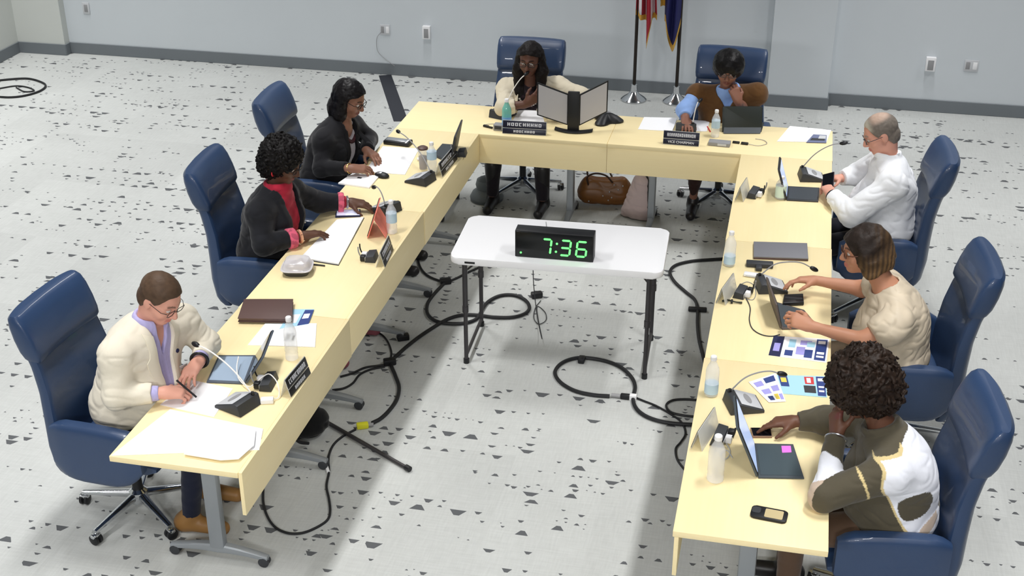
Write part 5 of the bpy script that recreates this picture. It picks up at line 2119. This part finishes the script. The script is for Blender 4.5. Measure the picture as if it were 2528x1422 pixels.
q = surf(JK, B.at(-.085, .06, .07), B.M2[:, 1])
mb = MB()
mb.ball(Vector(q), (.016, .009, .016), Matrix(B.M2.tolist()))
mb.tube([Vector(q), Vector(q - B.M2[:, 2] * .03 + B.M2[:, 1] * .004)], .004, 6)
obj_at(mb, 'lapel_badge', M_NAVYPR, r1, B.O)
q = surf(JK, B.at(-.11, .05, -.01), B.M2[:, 1])
mb = MB().box((0, 0, 0), (.055, .004, .05), .001, Matrix(B.M2.tolist()))
bmesh.ops.translate(mb.bm, vec=Vector(q), verts=mb.bm.verts)
obj_at(mb, 'pocket_sticker', M_LGREY, r1, B.O)
F = Field()
short_hair(F, hd, .0075, front=.084)
field_mesh('hair', F, .0045, HM, r1, B.O, lambda V: np.array(rgb(84, 66, 52)) * (1 + .18 * wav(V, 120, 2))[:, None])
face_parts(r1, hd, B.O, M_FRAMEK, thick=.0016)
trousers(r1, B, rgb(30, 34, 52), LK, shoe=M_SHOET)
wristband(r1, B, 'wristwatch', B.EL, B.WL, M_BLACK, .97, .040, .008)
# the pen in his hand
c = B.WR + unit((.85, .5, -.1)) * .115
pn = MB().tube([Vector(c + V3(-.045, -.005, .055)), Vector(c + V3(.035, .012, -.036))], .0048, 10).build('pen', M_BLACK)
tag(pn, 'dark pen in the right hand of the man in the cream blazer', 'pen')

# ---- 2. woman with curly hair and red shirt, middle of the left row
hd = Head((-.075, 1.915, 1.195), (.92, -.08, -.42), (.3, 0, 1), .98)
B = Body((1, 0), (-.225, 1.90, .62), (-.185, 1.905, .875), (-.125, 1.915, 1.015), hd, (-.165, 1.725, .945), (-.125, 2.10, .935), (-.115, 1.62, .80), (.0, 2.24, .815), (.055, 1.795, .795), (.165, 2.315, .80), g=1.0, ag=1.05, bust=.6, belly=.01)
LK = dict(kn=.40, foot=(.36, .42), spread=.26)
r2 = person('woman with short black curls, denim jacket and red shirt, hand on an open notebook', B, DK, LIPD, rgb(20, 14, 12),
            [(B.WR, (.72, .72, -.06), (.1, 0, -1), True, dict(curl=(.30, .34, .4, .5), thumb=.3)), (B.WL, (1, .15, -.12), (0, .1, -1), False, dict(curl=(.4, .5, .5, .5), thumb=.3))], LK)
RED = rgb(176, 40, 62)
F = Field()
B.torso(F, .008)
B.arms(F, .006, fore=.88, cap=True)
collar(F, B, .070, .016, sq=.45)
F.off(wrinkle(.004, 26, 2))
garment(r2, B, 'shirt', F, lambda V: np.array(RED) * (1 + .25 * wav(V, 60, 4))[:, None], vox=.0055)
F = Field()
B.torso(F, .022)
B.arms(F, .017, fore=.70, cap=True)
F.off(wrinkle(.0045, 26, 5))
F.off(lapel(B, .085, .03, width=.05, h=.009))
F.cut(wedge(B, .085, .03))
ax2 = unit(B.H.c - B.N)
F.cut(lambda p: np.sqrt((((p - B.N) - np.outer((p - B.N) @ ax2, ax2)) ** 2).sum(1)) - .088 + .5 * np.maximum(0, -((p - B.N) @ ax2) - .01), .01)
F.cut(hem(.60))
JK = F
garment(r2, B, 'denim_jacket', F, lambda V: np.array(rgb(24, 25, 30)) * (1 + .25 * wav(V, 45, 1))[:, None], M_DENIM, dz=None)
for s, zz in ((1, .0), (-1, .0)):
    q = surf(JK, B.at(s * .105, .05, zz), B.M2[:, 1])
    mb = MB().ball(Vector(q), .008)
    obj_at(mb, 'jacket_button', M_SILVER, r2, B.O)
for E_, W_2 in ((B.ER, B.WR), (B.EL, B.WL)):
    F = Field()
    F.rc(E_ + (W_2 - E_) * .60, E_ + (W_2 - E_) * .80, .062, .060, .01, cap=True)
    a1, b1 = E_ + (W_2 - E_) * .60, unit(W_2 - E_)
    F.keep(lambda p, a1=a1, b1=b1: -((p - a1) @ b1))
    field_mesh('turned_cuff', F, .0055, M_CLOTH, r2, B.O, lambda V: np.array(rgb(206, 92, 116)) * (1 + .2 * np.sign(wav(V, 110, 4)))[:, None])


def curls(H, c, r, amp, s1, seed, cutc, cutr, colr, root, vox=.0045):
    F = Field()
    F.el(H(*c), V3(*r) * H.s, H.M, 0)
    F.el(H(c[0], c[1] - .03, c[2] - .09), V3(r[0] * .8, r[1] * .7, r[2] * .75) * H.s, H.M, .05)
    F.off(lambda p: amp * (np.abs(wav(p, s1, seed)) * 1.3 + .5 * wav(p, s1 * 2.1, seed + 3)) - amp * .3)
    face_cut(F, H, cutc, cutr)
    o = field_mesh('hair', F, vox, HM, root, B.O, colr, relax=0)
    return F


HB = np.array(rgb(20, 18, 18))
curls(hd, (0, -.03, .045), (.118, .128, .122), .012, 95, 1.0, (0, .135, -.045), (.082, .088, .105), lambda V: HB * (1 + .3 * wav(V, 130, 2))[:, None], r2)
face_parts(r2, hd, B.O, M_FRAMEK)
for x in (-1, 1):
    mb = MB()
    c = hd(x * .083, -.012, -.052)
    mb.tube([Vector(c + V3(0, .015 * math.cos(2 * PI * k / 16), .018 * math.sin(2 * PI * k / 16))) for k in range(17)], .0035, 6, cap=False)
    obj_at(mb, 'earring', mat('red_earring', rgb(220, 50, 60), .35), r2, B.O)
trousers(r2, B, rgb(34, 30, 40), LK, shoe=M_SHOEP)
wristband(r2, B, 'wristwatch', B.ER, B.WR, mat('rose_gold', rgb(232, 176, 140), .35, .3), .93, .033, .010)
wristband(r2, B, 'bracelet', B.EL, B.WL, M_SILVER, .92, .034, .007)

# ---- 3. woman with long black hair and black blazer, far end of the left row
hd = Head((-.105, 3.195, 1.155), (.88, -.16, -.42), (.3, -.05, 1), .97)
B = Body((1, -.04), (-.295, 3.12, .615), (-.245, 3.155, .845), (-.165, 3.185, .985), hd, (-.235, 3.00, .905), (-.165, 3.36, .90), (-.225, 2.885, .765), (-.06, 3.40, .80), (-.005, 2.835, .805), (-.005, 3.18, .795), g=.98, ag=1.0, bust=.5)
LK = dict(kn=.42, foot=(.50, .48), spread=.08)
r3 = person('woman with long black hair and glasses in a black blazer, hands on white sheets', B, rgb(140, 100, 82), LIPD, rgb(24, 18, 16),
            [(B.WR, (.92, .42, -.10), (.05, .3, -1), True, dict(curl=(.5, .55, .6, .7), thumb=.6)), (B.WL, (.80, -.6, -.10), (.05, -.2, -1), False, dict(curl=(.4, .45, .5, .6), thumb=.5))], LK)
F = Field()
B.torso(F, .005)
F.off(wrinkle(.0025, 26, 7))
face = F
ax3 = unit(B.H.c - B.N)
F.cut(lambda p: np.maximum(np.linalg.norm((p - (B.N + B.M2[:, 1] * .075 + V3(0, 0, .02))), axis=1) - .085, -p[:, 2] + .5), .01)
garment(r3, B, 'blouse', F, rgb(206, 202, 208))
F = Field()
B.torso(F, .020)
B.arms(F, .014, fore=.88, cap=True)
F.off(wrinkle(.004, 24, 9))
F.cut(wedge(B, .075, .022))
F.cut(lambda p: np.sqrt((((p - B.N) - np.outer((p - B.N) @ ax3, ax3)) ** 2).sum(1)) - .070 + .5 * np.maximum(0, -((p - B.N) @ ax3) - .01), .01)
garment(r3, B, 'blazer', F, rgb(26, 26, 30))
lapels(r3, B, F, mat('black_lapel', rgb(22, 22, 26), .7, spec=.3), .075, .022, width=.05)
F = Field()
hair_cap(F, hd, .012, (0, -.52, .85), .022, k=.02, noise=.001, ns=90)
dn = lambda x, y, z, dx, dz_: hd(x, y, z) + V3(dx, 0, dz_)
F.rc(hd(0, -.050, .02), dn(0, -.085, -.01, -.01, -.10), .086, .076, .04)
F.rc(dn(0, -.085, -.01, -.01, -.10), dn(0, -.085, -.01, -.035, -.235), .076, .052, .03)
for x in (-1, 1):
    F.rc(hd(x * .066, -.03, .02), dn(x * .070, -.045, .0, -.01, -.12), .036, .036, .03)
    F.rc(dn(x * .070, -.045, .0, -.01, -.12), dn(x * .060, -.05, .0, -.03, -.20), .036, .024, .03)
F.off(lambda p: .0035 * wav(p, 70, 3) + .003 * np.abs(wav(p, 120, 5)))
face_cut(F, hd, (0, .135, -.03), (.080, .112, .125))
field_mesh('hair', F, .0045, HMS, r3, B.O, lambda V: np.array(rgb(24, 22, 24)) * (1 + .3 * wav(V, 90, 2))[:, None])
face_parts(r3, hd, B.O, M_FRAMEK)
mb = MB()
for k in range(15):
    a = -1.2 + 2.4 * k / 14
    q = B.at(.085 * math.sin(a), .085 * math.cos(a) + .035, .145 - .055 * math.cos(a))
    mb.ball(Vector(q), .013, None, 10, 7)
obj_at(mb, 'necklace', mat('dark_red_beads', rgb(60, 16, 26), .3), r3, B.O)
trousers(r3, B, rgb(28, 28, 34), LK)
wristband(r3, B, 'bracelet', B.ER, B.WR, mat('gold', rgb(214, 176, 96), .3, .8), .97, .032, .004)

# ---- 4. woman in the cream jacket, head table
DZ = -.05
yH = 4.395
hd = Head(vec(at(1308, 146, y=yH)), (-.03, -1, -.22), (0, -.1, 1), .97)
nk = vec(at(1310, 214, y=yH + .05))
sr = vec(at(1252, 221, y=yH + .08))
sl = vec(at(1378, 215, y=yH + .08))
er = vec(at(1243, 266, z=.815))
wr = vec(at(1300, 256, y=4.205))
el = vec(at(1437, 238, y=4.33))
wl = vec(at(1392, 262, y=4.17))
B = Body((0, -1), (.80, 4.60, .575), (.82, 4.515, .79), nk, hd, sr, sl, er, el, wr, wl, g=1.0, ag=1.05, bust=.6)
LK = dict(kn=.33, foot=(.36, .36), spread=.22, dz=DZ)
r4 = person('woman with long black hair and glasses in a cream jacket at the head table', B, rgb(98, 66, 54), LIPD, rgb(20, 14, 12),
            [(B.WR, (.80, .05, .60), (-.3, .9, .2), True, dict(curl=(.7, .75, .8, .9), thumb=.6)), (B.WL, (-.9, -.15, -.1), (0, 0, -1), False, dict(curl=(.5, .5, .5, .5)))], LK)
F = Field()
B.torso(F, .005)
B.arms(F, .004, fore=.45, cap=True)
garment(r4, B, 'top', F, lambda V: np.array(rgb(38, 28, 34)) * (1 + .5 * np.sign(wav(V, 70, 2)))[:, None], dz=DZ)
F = Field()
B.torso(F, .021)
B.arms(F, .017, fore=.52, cap=True)
F.off(wrinkle(.006, 26, 11))
F.cut(wedge(B, .085, .045))
ax4 = unit(B.H.c - B.N)
N4 = B.N
F.cut(lambda p: np.sqrt((((p - N4) - np.outer((p - N4) @ ax4, ax4)) ** 2).sum(1)) - .075 + .5 * np.maximum(0, -((p - N4) @ ax4) - .01), .01)
garment(r4, B, 'jacket', F, rgb(212, 202, 180), dz=DZ)
lapels(r4, B, F, mat('beige_lapel', rgb(206, 196, 174), .85, spec=.2), .085, .045, width=.045)
F = Field()
hair_cap(F, hd, .012, (0, -.50, .86), .022, k=.02)
for x in (-1, 1):
    F.rc(hd(x * .070, -.03, .03), hd(x * .088, .0, -.10), .036, .044, .03)
    F.rc(hd(x * .088, .0, -.10), hd(x * .082, .055, -.25), .044, .036, .03)
    F.rc(hd(x * .080, .055, -.25), hd(x * .07, .075, -.32), .036, .018, .03)
F.rc(hd(0, -.07, .02), hd(0, -.10, -.18), .075, .06, .04)
F.off(lambda p: .004 * np.abs(wav(p, 110, 5)) + .003 * wav(p, 60, 2))
face_cut(F, hd, (0, .13, -.025), (.066, .108, .118))
field_mesh('hair', F, .0045, HM, r4, B.O, lambda V: np.array(rgb(26, 22, 22)) * (1 + .3 * wav(V, 110, 2))[:, None])
face_parts(r4, hd, B.O, M_FRAMEK)
mb = MB()
for k in range(13):
    a = -1.1 + 2.2 * k / 12
    mb.ball(Vector(B.at(.085 * math.sin(a), .07 * math.cos(a) + .055, .14 - .07 * math.cos(a))), .0085, None, 8, 6)
obj_at(mb, 'necklace', mat('pearl_beads', rgb(225, 220, 210), .3), r4, B.O)
trousers(r4, B, rgb(30, 26, 32), LK, DZ, tall=True)

# ---- 5. woman in the brown vest, chin on her fist, head table
yH = 4.43
hd = Head(vec(at(1798, 170, y=yH)), (.02, -1, -.25), (.05, -.1, 1), .97)
nk = vec(at(1797, 232, y=yH + .05))
sr = vec(at(1722, 234, y=yH + .06))
sl = vec(at(1868, 232, y=yH + .06))
er = vec(at(1690, 272, y=4.36))
wr = vec(at(1692, 294, z=.80))
el = vec(at(1850, 274, z=.80))
wl = vec(at(1822, 250, y=4.33))
B = Body((0, -1), (2.30, 4.66, .575), (2.30, 4.57, .80), nk, hd, sr, sl, er, el, wr, wl, g=1.08, ag=1.05, bust=.7)
LK = dict(kn=.33, foot=(.20, .16), spread=.22, dz=DZ)
r5 = person('woman with a black bob in a brown vest, chin resting on her fist', B, rgb(140, 98, 82), LIPD, rgb(24, 18, 16),
            [(B.WR, (.25, -1, -.15), (0, -.2, -1), True, dict(curl=(.45, .5, .55, .6), thumb=.4)), (B.WL, (-.38, .12, .9), (-.3, .9, -.1), False, dict(curl=(1.25, 1.3, 1.35, 1.4), thumb=.8, s=.95))], LK)
BLUE = rgb(140, 172, 226)
F = Field()
B.torso(F, .005)
F.rc(B.SR, B.ER, .064, .060, .03)
F.rc(B.ER, B.ER + (B.WR - B.ER) * .72, .058, .048, .02, cap=True)
F.rc(B.SL, B.EL, .064, .060, .03)
F.rc(B.EL, B.EL + (B.WL - B.EL) * .30, .060, .062, .02, cap=True)
collar(F, B, .070, .017, sq=.4)
F.off(wrinkle(.0045, 28, 13))
garment(r5, B, 'shirt', F, BLUE, vox=.0055, dz=DZ)
F = Field()
B.torso(F, .019)
for S_, E_ in ((B.SR, B.ER), (B.SL, B.EL)):
    F.rc(S_, S_ * .68 + E_ * .32, .066, .062, .03, cap=True)
F.off(wrinkle(.003, 22, 15))
F.cut(wedge(B, .045, .0, .19, .10))
N5, ax5 = B.N, unit(B.H.c - B.N)
F.cut(lambda p: np.sqrt((((p - N5) - np.outer((p - N5) @ ax5, ax5)) ** 2).sum(1)) - .085 + .5 * np.maximum(0, -((p - N5) @ ax5) - .01), .01)
garment(r5, B, 'vest', F, lambda V: np.array(rgb(96, 66, 36)) * (1 + .08 * wav(V, 90, 2))[:, None], dz=DZ)
F = Field()
F.el(hd(0, -.008, .042), V3(.116, .126, .106) * hd.s, hd.M, 0)
F.el(hd(0, -.045, -.02), V3(.108, .088, .09) * hd.s, hd.M, .04)
F.off(lambda p: .003 * np.abs(wav(p, 120, 5)) + .003 * wav(p, 60, 2))
face_cut(F, hd, (0, .15, -.075), (.066, .115, .112))
field_mesh('hair', F, .0045, HMS, r5, B.O, lambda V: np.array(rgb(22, 21, 22)) * (1 + .3 * wav(V, 110, 2))[:, None])
face_parts(r5, hd, B.O, M_FRAMES)
trousers(r5, B, rgb(48, 28, 26), LK, DZ)

# ---- 6. grey-haired man in the white shirt, far end of the right row
hd = Head((3.300, 3.115, 1.205), (-.86, -.12, -.45), (-.3, 0, 1), 1.02)
B = Body((-1, 0), (3.395, 3.12, .595), (3.405, 3.125, .865), (3.355, 3.12, 1.045), hd, (3.36, 3.325, .965), (3.395, 2.915, .96), (3.22, 3.405, .815), (3.175, 2.845, .775), (3.10, 3.315, .815), (3.055, 3.06, .80), g=1.14, ag=1.2, belly=.04)
LK = dict(kn=.40, foot=(.40, .42), spread=.12, dz=DZ)
r6 = person('grey-haired man with glasses in a white shirt, looking down at a phone in his hands', B, FAIR, LIPF, rgb(150, 138, 130),
            [(B.WR, (-.75, -.55, .12), (.1, -.4, -1), True, dict(curl=(.6, .7, .8, .9), thumb=.5)), (B.WL, (-.35, .9, .22), (-.1, .3, -1), False, dict(curl=(.55, .7, .8, .9), thumb=.5))], LK)
F = Field()
B.torso(F, .016)
B.arms(F, .018, fore=.90, cap=True, r=(.054, .052, .048, .032))
collar(F, B, .072, .014, sq=.45)
F.off(wrinkle(.006, 26, 17))
garment(r6, B, 'shirt', F, rgb(238, 240, 244), vox=.0055, dz=DZ)
F = Field()
short_hair(F, hd, .006, front=.090)


def grey(V):
    q = hd.local(V)
    c = np.tile(np.array(rgb(120, 112, 104)), (len(V), 1)) * (1 + .15 * wav(V, 130, 2))[:, None]
    top = sstep(.075, .105, q[:, 2]) * sstep(-.12, -.06, q[:, 1]) * (1 - sstep(.0, .05, q[:, 1]))
    c = mixcol(c, rgb(216, 184, 164), top * .6)
    fr = sstep(.02, .06, q[:, 1]) * sstep(.04, .07, q[:, 2])
    return mixcol(c, rgb(196, 188, 172), np.clip(fr, 0, 1))


field_mesh('hair', F, .0045, HM, r6, B.O, grey)
face_parts(r6, hd, B.O, M_FRAMES)
trousers(r6, B, rgb(28, 30, 40), LK, DZ)
wristband(r6, B, 'wristwatch', B.EL, B.WL, M_BLACK, .965, .036, .009)
HAND6 = B.WL + unit((-.35, .9, .22)) * .085
c6 = (HAND6 + B.WR + unit((-.75, -.55, .12)) * .085) / 2
tp = thing('mobile_phone', 'dark phone held in both hands by the man in the white shirt', 'phone', Vector(c6) + Vector((0, 0, .012)), 0)
rm = Matrix.Rotation(.35, 3, 'X') @ Matrix.Rotation(R_(-25), 3, 'Y')
MB().box((0, 0, 0), (.075, .15, .009), .003, rm).build('phone_body', mat('plum_phone', rgb(50, 34, 44), .35), tp)
mb = MB().box((0, 0, .0), (.068, .138, .001), 0, None)
bmesh.ops.translate(mb.bm, vec=(0, 0, .005), verts=mb.bm.verts)
bmesh.ops.rotate(mb.bm, cent=(0, 0, 0), matrix=rm, verts=mb.bm.verts)
mb.build('screen', M_SCREEN, tp)

# ---- 7. woman in the beige blouse, middle of the right row
hd = Head((3.175, 1.475, 1.168), (-.95, -.18, -.14), (-.15, 0, 1), 1.0)
B = Body((-1, 0), (3.395, 1.47, .59), (3.39, 1.47, .83), (3.305, 1.46, .985), hd, (3.33, 1.66, .905), (3.365, 1.265, .90), (3.215, 1.755, .815), (3.215, 1.205, .80), (2.975, 1.76, .835), (2.955, 1.235, .835), g=1.10, ag=1.12, bust=.8, belly=.03)
LK = dict(kn=.40, foot=(.40, .38), spread=.12, dz=DZ)
r7 = person('woman with a brown bob in a beige puff-sleeve blouse, one hand on a tablet', B, MID, LIPF, rgb(60, 42, 34),
            [(B.WR, (-1, -.10, .02), (0, -.25, -1), True, dict(curl=(.4, .45, .55, .6), thumb=.4)), (B.WL, (-.93, .12, .25), (-.1, .7, -.75), False, dict(curl=(.75, .85, .95, 1.0), thumb=.5))], LK)
BEI = rgb(204, 190, 168)
F = Field()
B.torso(F, .014)
for S_, E_ in ((B.SR, B.ER), (B.SL, B.EL)):
    F.el(S_ * .74 + E_ * .26 + unit(S_ - B.N) * .015, V3(.098, .098, .088), None, .03)
    F.rc(S_ * .5 + E_ * .5, S_ * .32 + E_ * .68, .078, .064, .02, cap=True)
    m_ = S_ * .40 + E_ * .60
    F.torus(m_, E_ - S_, .060, .012, .012)
F.off(wrinkle(.006, 30, 19))
N7, ax7 = B.N, unit(B.H.c - B.N)
F.cut(lambda p: np.sqrt((((p - N7) - np.outer((p - N7) @ ax7, ax7)) ** 2).sum(1)) - .072 + .5 * np.maximum(0, -((p - N7) @ ax7) - .01), .01)
garment(r7, B, 'blouse', F, lambda V: np.array(BEI) * (1 + .10 * wav(V, 55, 3))[:, None], M_SATIN, vox=.0055, dz=DZ)
F = Field()
F.el(hd(0, -.022, .036), V3(.104, .118, .100), hd.M, 0)
F.el(hd(0, -.065, -.05), V3(.108, .090, .085), hd.M, .05)
for x in (-1, 1):
    F.rc(hd(x * .078, .0, .0), hd(x * .090, -.012, -.09), .032, .036, .04)
F.off(lambda p: .006 * wav(p, 45, 2) + .003 * np.abs(wav(p, 100, 5)))
F.keep(lambda p: -.115 - hd.local(p)[:, 2] + .012 * wav(p, 50, 9), .01)
face_cut(F, hd, (0, .155, -.042), (.112, .125, .122))


def tips(V):
    q = hd.local(V)
    c = np.tile(np.array(rgb(44, 36, 32)), (len(V), 1)) * (1 + .25 * wav(V, 100, 2))[:, None]
    t = np.clip((.03 - q[:, 2]) / .14, 0, 1) * .75 + np.clip((-.03 - q[:, 1]) / .10, 0, 1) * .3
    st = .5 + .5 * np.sin(q[:, 1] * 260 + 3 * wav(V, 22, 6) + q[:, 2] * 40)
    return mixcol(c, rgb(140, 108, 70), np.clip(t * (.25 + .75 * st), 0, .85))


field_mesh('hair', F, .0045, HM, r7, B.O, tips)
face_parts(r7, hd, B.O, M_FRAMEB, thick=.003)
trousers(r7, B, rgb(150, 134, 116), LK, DZ)
q = B.WL + unit((-.93, .12, .25)) * .09
wristband(r7, B, 'ring', B.WL + unit((-.93, .12, .25)) * .07, B.WL + unit((-.93, .12, .25)) * .11, M_SILVER, .4, .0115, .002)

# ---- 8. woman with big curls and patterned sweater, near end of the right row
hd = Head(vec(at(2124, 960, y=.12)), (-.78, -.34, -.50), (-.35, -.1, 1), 1.0)
B = Body((-1, 0.05), (3.345, .12, .59), (3.335, .11, .815), (3.255, .115, .965), hd, (3.235, .31, .885), (3.285, -.075, .895), (3.03, .41, .81), (3.035, -.165, .805), (2.905, .385, .80), (3.07, .085, .945), g=1.14, ag=1.12, bust=.8, belly=.03)
LK = dict(kn=.40, foot=(.42, .40), spread=.12, dz=DZ)
r8 = person('woman with big dark curls in an olive and white sweater, hand at her cheek', B, rgb(104, 70, 54), LIPD, rgb(24, 16, 14),
            [(B.WR, (-.98, -.12, -.10), (0, -.1, -1), True, dict(curl=(.25, .45, .7, .8), thumb=.4)), (B.WL, (-.15, .45, .88), (.75, .55, -.1), False, dict(curl=(.7, .75, .8, .85), thumb=.3))], LK)
F = Field()
B.torso(F, .018)
B.arms(F, .013, fore=.93, cap=True, r=(.056, .050, .042, .030))
collar(F, B, .074, .016, sq=.7)
F.off(wrinkle(.005, 24, 23))
B8 = B


def patch(V):
    q = B8.loc(V)
    w = np.array(rgb(236, 238, 246))
    o = np.array(rgb(84, 78, 64))
    tan = np.array(rgb(196, 176, 158))
    n1 = wav(V, 16, 2.2)
    x, y, z = q[:, 0] + .02 * n1, q[:, 1] + .025 * wav(V, 13, 5.0), q[:, 2] + .03 * wav(V, 12, 8.0)
    c = np.tile(o, (len(V), 1))
    pipe = np.array(rgb(214, 194, 142))
    # white field from the nape over the left shoulder blade and down the back
    fld = np.minimum(.062 - y, np.minimum(.165 - z, z + .34))
    c[fld > 0] = w
    # olive patch low on the left side of the back, tan and white bands under it
    pa = np.sqrt(((x + .165) / .10) ** 2 + ((y + .02) / .075) ** 2 + ((z + .10) / .085) ** 2) - 1
    pb = np.sqrt(((x - .02) / .10) ** 2 + ((y + .12) / .09) ** 2 + ((z + .17) / .09) ** 2) - 1
    c[(pa < 0) | (pb < 0)] = o
    band = (np.abs(z + .235 + .3 * (y + .05)) < .022) & (y > -.07)
    c[band] = tan
    c[(z < -.31)] = o
    c[(np.abs(fld) < .005) & (y > -.05)] = pipe
    # near forearm: white below, olive above; upper arm olive with a pale seam
    E, W, S = B8.EL, B8.WL, B8.SL
    t = ((V - E) @ (W - E)) / ((W - E) @ (W - E))
    dist = np.linalg.norm(V - E - np.clip(t, 0, 1)[:, None] * (W - E), axis=1)
    tu = ((V - S) @ (E - S)) / ((E - S) @ (E - S))
    du = np.linalg.norm(V - S - np.clip(tu, 0, 1)[:, None] * (E - S), axis=1)
    ua = (du < .080) & (tu > .42) & (du < dist + .01)
    c[ua] = o
    side = (V - S) @ V3(0, 0, 1) + .25 * (tu - .6)
    c[ua & (np.abs(tu - .47 - .08 * wav(V, 12, 3.0)) < .022)] = pipe
    c[ua & (tu > .92) & (wav(V, 15, 6.0) > -.2)] = tan
    fa = (dist < .078) & (t > -.05) & ~ua
    c[fa] = o
    c[fa & (t < .55 + .08 * wav(V, 20, 3.0))] = w
    return c


garment(r8, B, 'sweater', F, patch, vox=.005, dz=.03)
curls(hd, (0, -.03, .04), (.140, .150, .140), .017, 75, 3.0, (0, .17, -.11), (.085, .11, .12), lambda V: np.array(rgb(40, 30, 24)) * (1 + .45 * wav(V, 110, 2))[:, None], r8)
face_parts(r8, hd, B.O, None)
mb = MB()
nl = []
for k in range(22):
    a = -2.0 + 4.0 * k / 21
    nl.append(Vector(B.at(.092 * math.sin(a), .085 * math.cos(a) + .03, .150 - .055 * math.cos(a))))
for k, p in enumerate(nl):
    mb.ball(p, .009, None, 8, 6)
mb.tube([p + Vector((0, 0, 0.0)) for p in nl], .005, 6)
obj_at(mb, 'necklace', mat('silver_chain', rgb(214, 206, 200), .35, .4), r8, B.O)
trousers(r8, B, rgb(92, 72, 58), LK, DZ)
wristband(r8, B, 'bracelet', B.EL, B.WL, M_SILVER, .93, .044, .004)

# ------------------------------------------------------------------ bags under the tables
p = at(1492, 508, z=0)
t = thing('tote_bag', 'brown leather handbag standing under the head table', 'bag', (p.x, p.y + .03, .001), .15)
F = Field()
F.rc((-.12, 0, .10), (.12, 0, .10), .095, .095, .02, flat=(V3(0, 1, 0), 1.15))
F.rc((-.10, 0, .17), (.10, 0, .17), .075, .075, .05, flat=(V3(0, 1, 0), 1.5))
F.off(wrinkle(.006, 20, 3))
F.cut(lambda p: p[:, 2] - .006)
F.cut(lambda p: np.linalg.norm((p - V3(0, 0, .30)) * V3(.55, 1.2, 1), axis=1) - .10, .02)
field_mesh('bag_body', F, .006, M_TAN, t)
for s in (-1, 1):
    MB().tube([(-.13, s * .05, .17), (-.14, s * .08, .25), (-.08, s * .10, .29), (.0, s * .09, .27), (.05, s * .05, .20)], .007, 8, smooth=6).build('strap', mat('dark_bag_strap', rgb(50, 32, 22), .5), t)
mb = MB()
rnd = random.Random(2)
for k in range(8):
    mb.ball((-.14 + .28 * rnd.random(), -.098, .05 + .15 * rnd.random()), .006, None, 8, 6)
mb.build('stud', M_SILVER, t)
p = at(1570, 540, z=0)
t = thing('cloth_bag', 'pale pink cloth bag with dark strap under the head table, right of the brown handbag', 'bag', (p.x, p.y + .03, .001), -.25)
F = Field()
F.rc((-.075, 0, .03), (.02, 0, .30), .055, .05, .02)
F.rc((.075, 0, .03), (.05, 0, .30), .055, .05, .03)
F.rc((0, 0, .03), (.03, 0, .28), .06, .055, .04)
F.off(wrinkle(.010, 22, 6))
F.cut(lambda p: p[:, 2] - .004)
field_mesh('bag_body', F, .007, M_CLOTH, t, None, solid(rgb(206, 186, 184)))
MB().tube([(.085, -.02, .02), (.10, -.03, .15), (.09, -.03, .30), (.05, -.0, .36), (.0, .0, .34)], .010, 8, smooth=6).build('strap', M_BLACK, t)
p = at(1198, 498, z=0)
t = thing('floor_device', 'grey dome-topped device on the carpet under the left end of the head table', 'device', (p.x, p.y + .05, .001))
MB().lathe([(0, 0), (.125, 0), (.13, .025), (.11, .065), (.07, .095), (0, .095)], 28).build('base', mat('slate_grey_plastic', rgb(98, 104, 106), .5), t)
MB().lathe([(0, .096), (.078, .096), (.085, .125), (.075, .165), (.038, .185), (0, .188)], 28).build('dome', mat('slate_grey_plastic'), t)
MB().tube([(0.01, 0, .185), (.0, .0, .28), (-.015, .02, .45), (-.02, .03, .5)], .004, 6, smooth=4).build('cord', M_BLACK, t)
p = at(752, 1085, z=0)
t = thing('backpack', 'black bag slumped on the carpet under the left near table', 'bag', (p.x, p.y + .05, .001), .4)
F = Field()
F.rc((-.05, 0, .08), (.05, 0, .08), .085, .08, .02)
F.rc((0, 0, .08), (.02, 0, .24), .07, .04, .05)
F.off(wrinkle(.010, 18, 8))
F.cut(lambda p: p[:, 2] - .004)
field_mesh('bag_body', F, .007, M_CLOTH, t, None, solid(rgb(20, 20, 22)))
MB().tube([(-.05, -.08, .16), (-.08, -.12, .10), (-.05, -.14, .05), (.0, -.12, .02)], .009, 8, smooth=6).build('strap', M_BLACK, t)
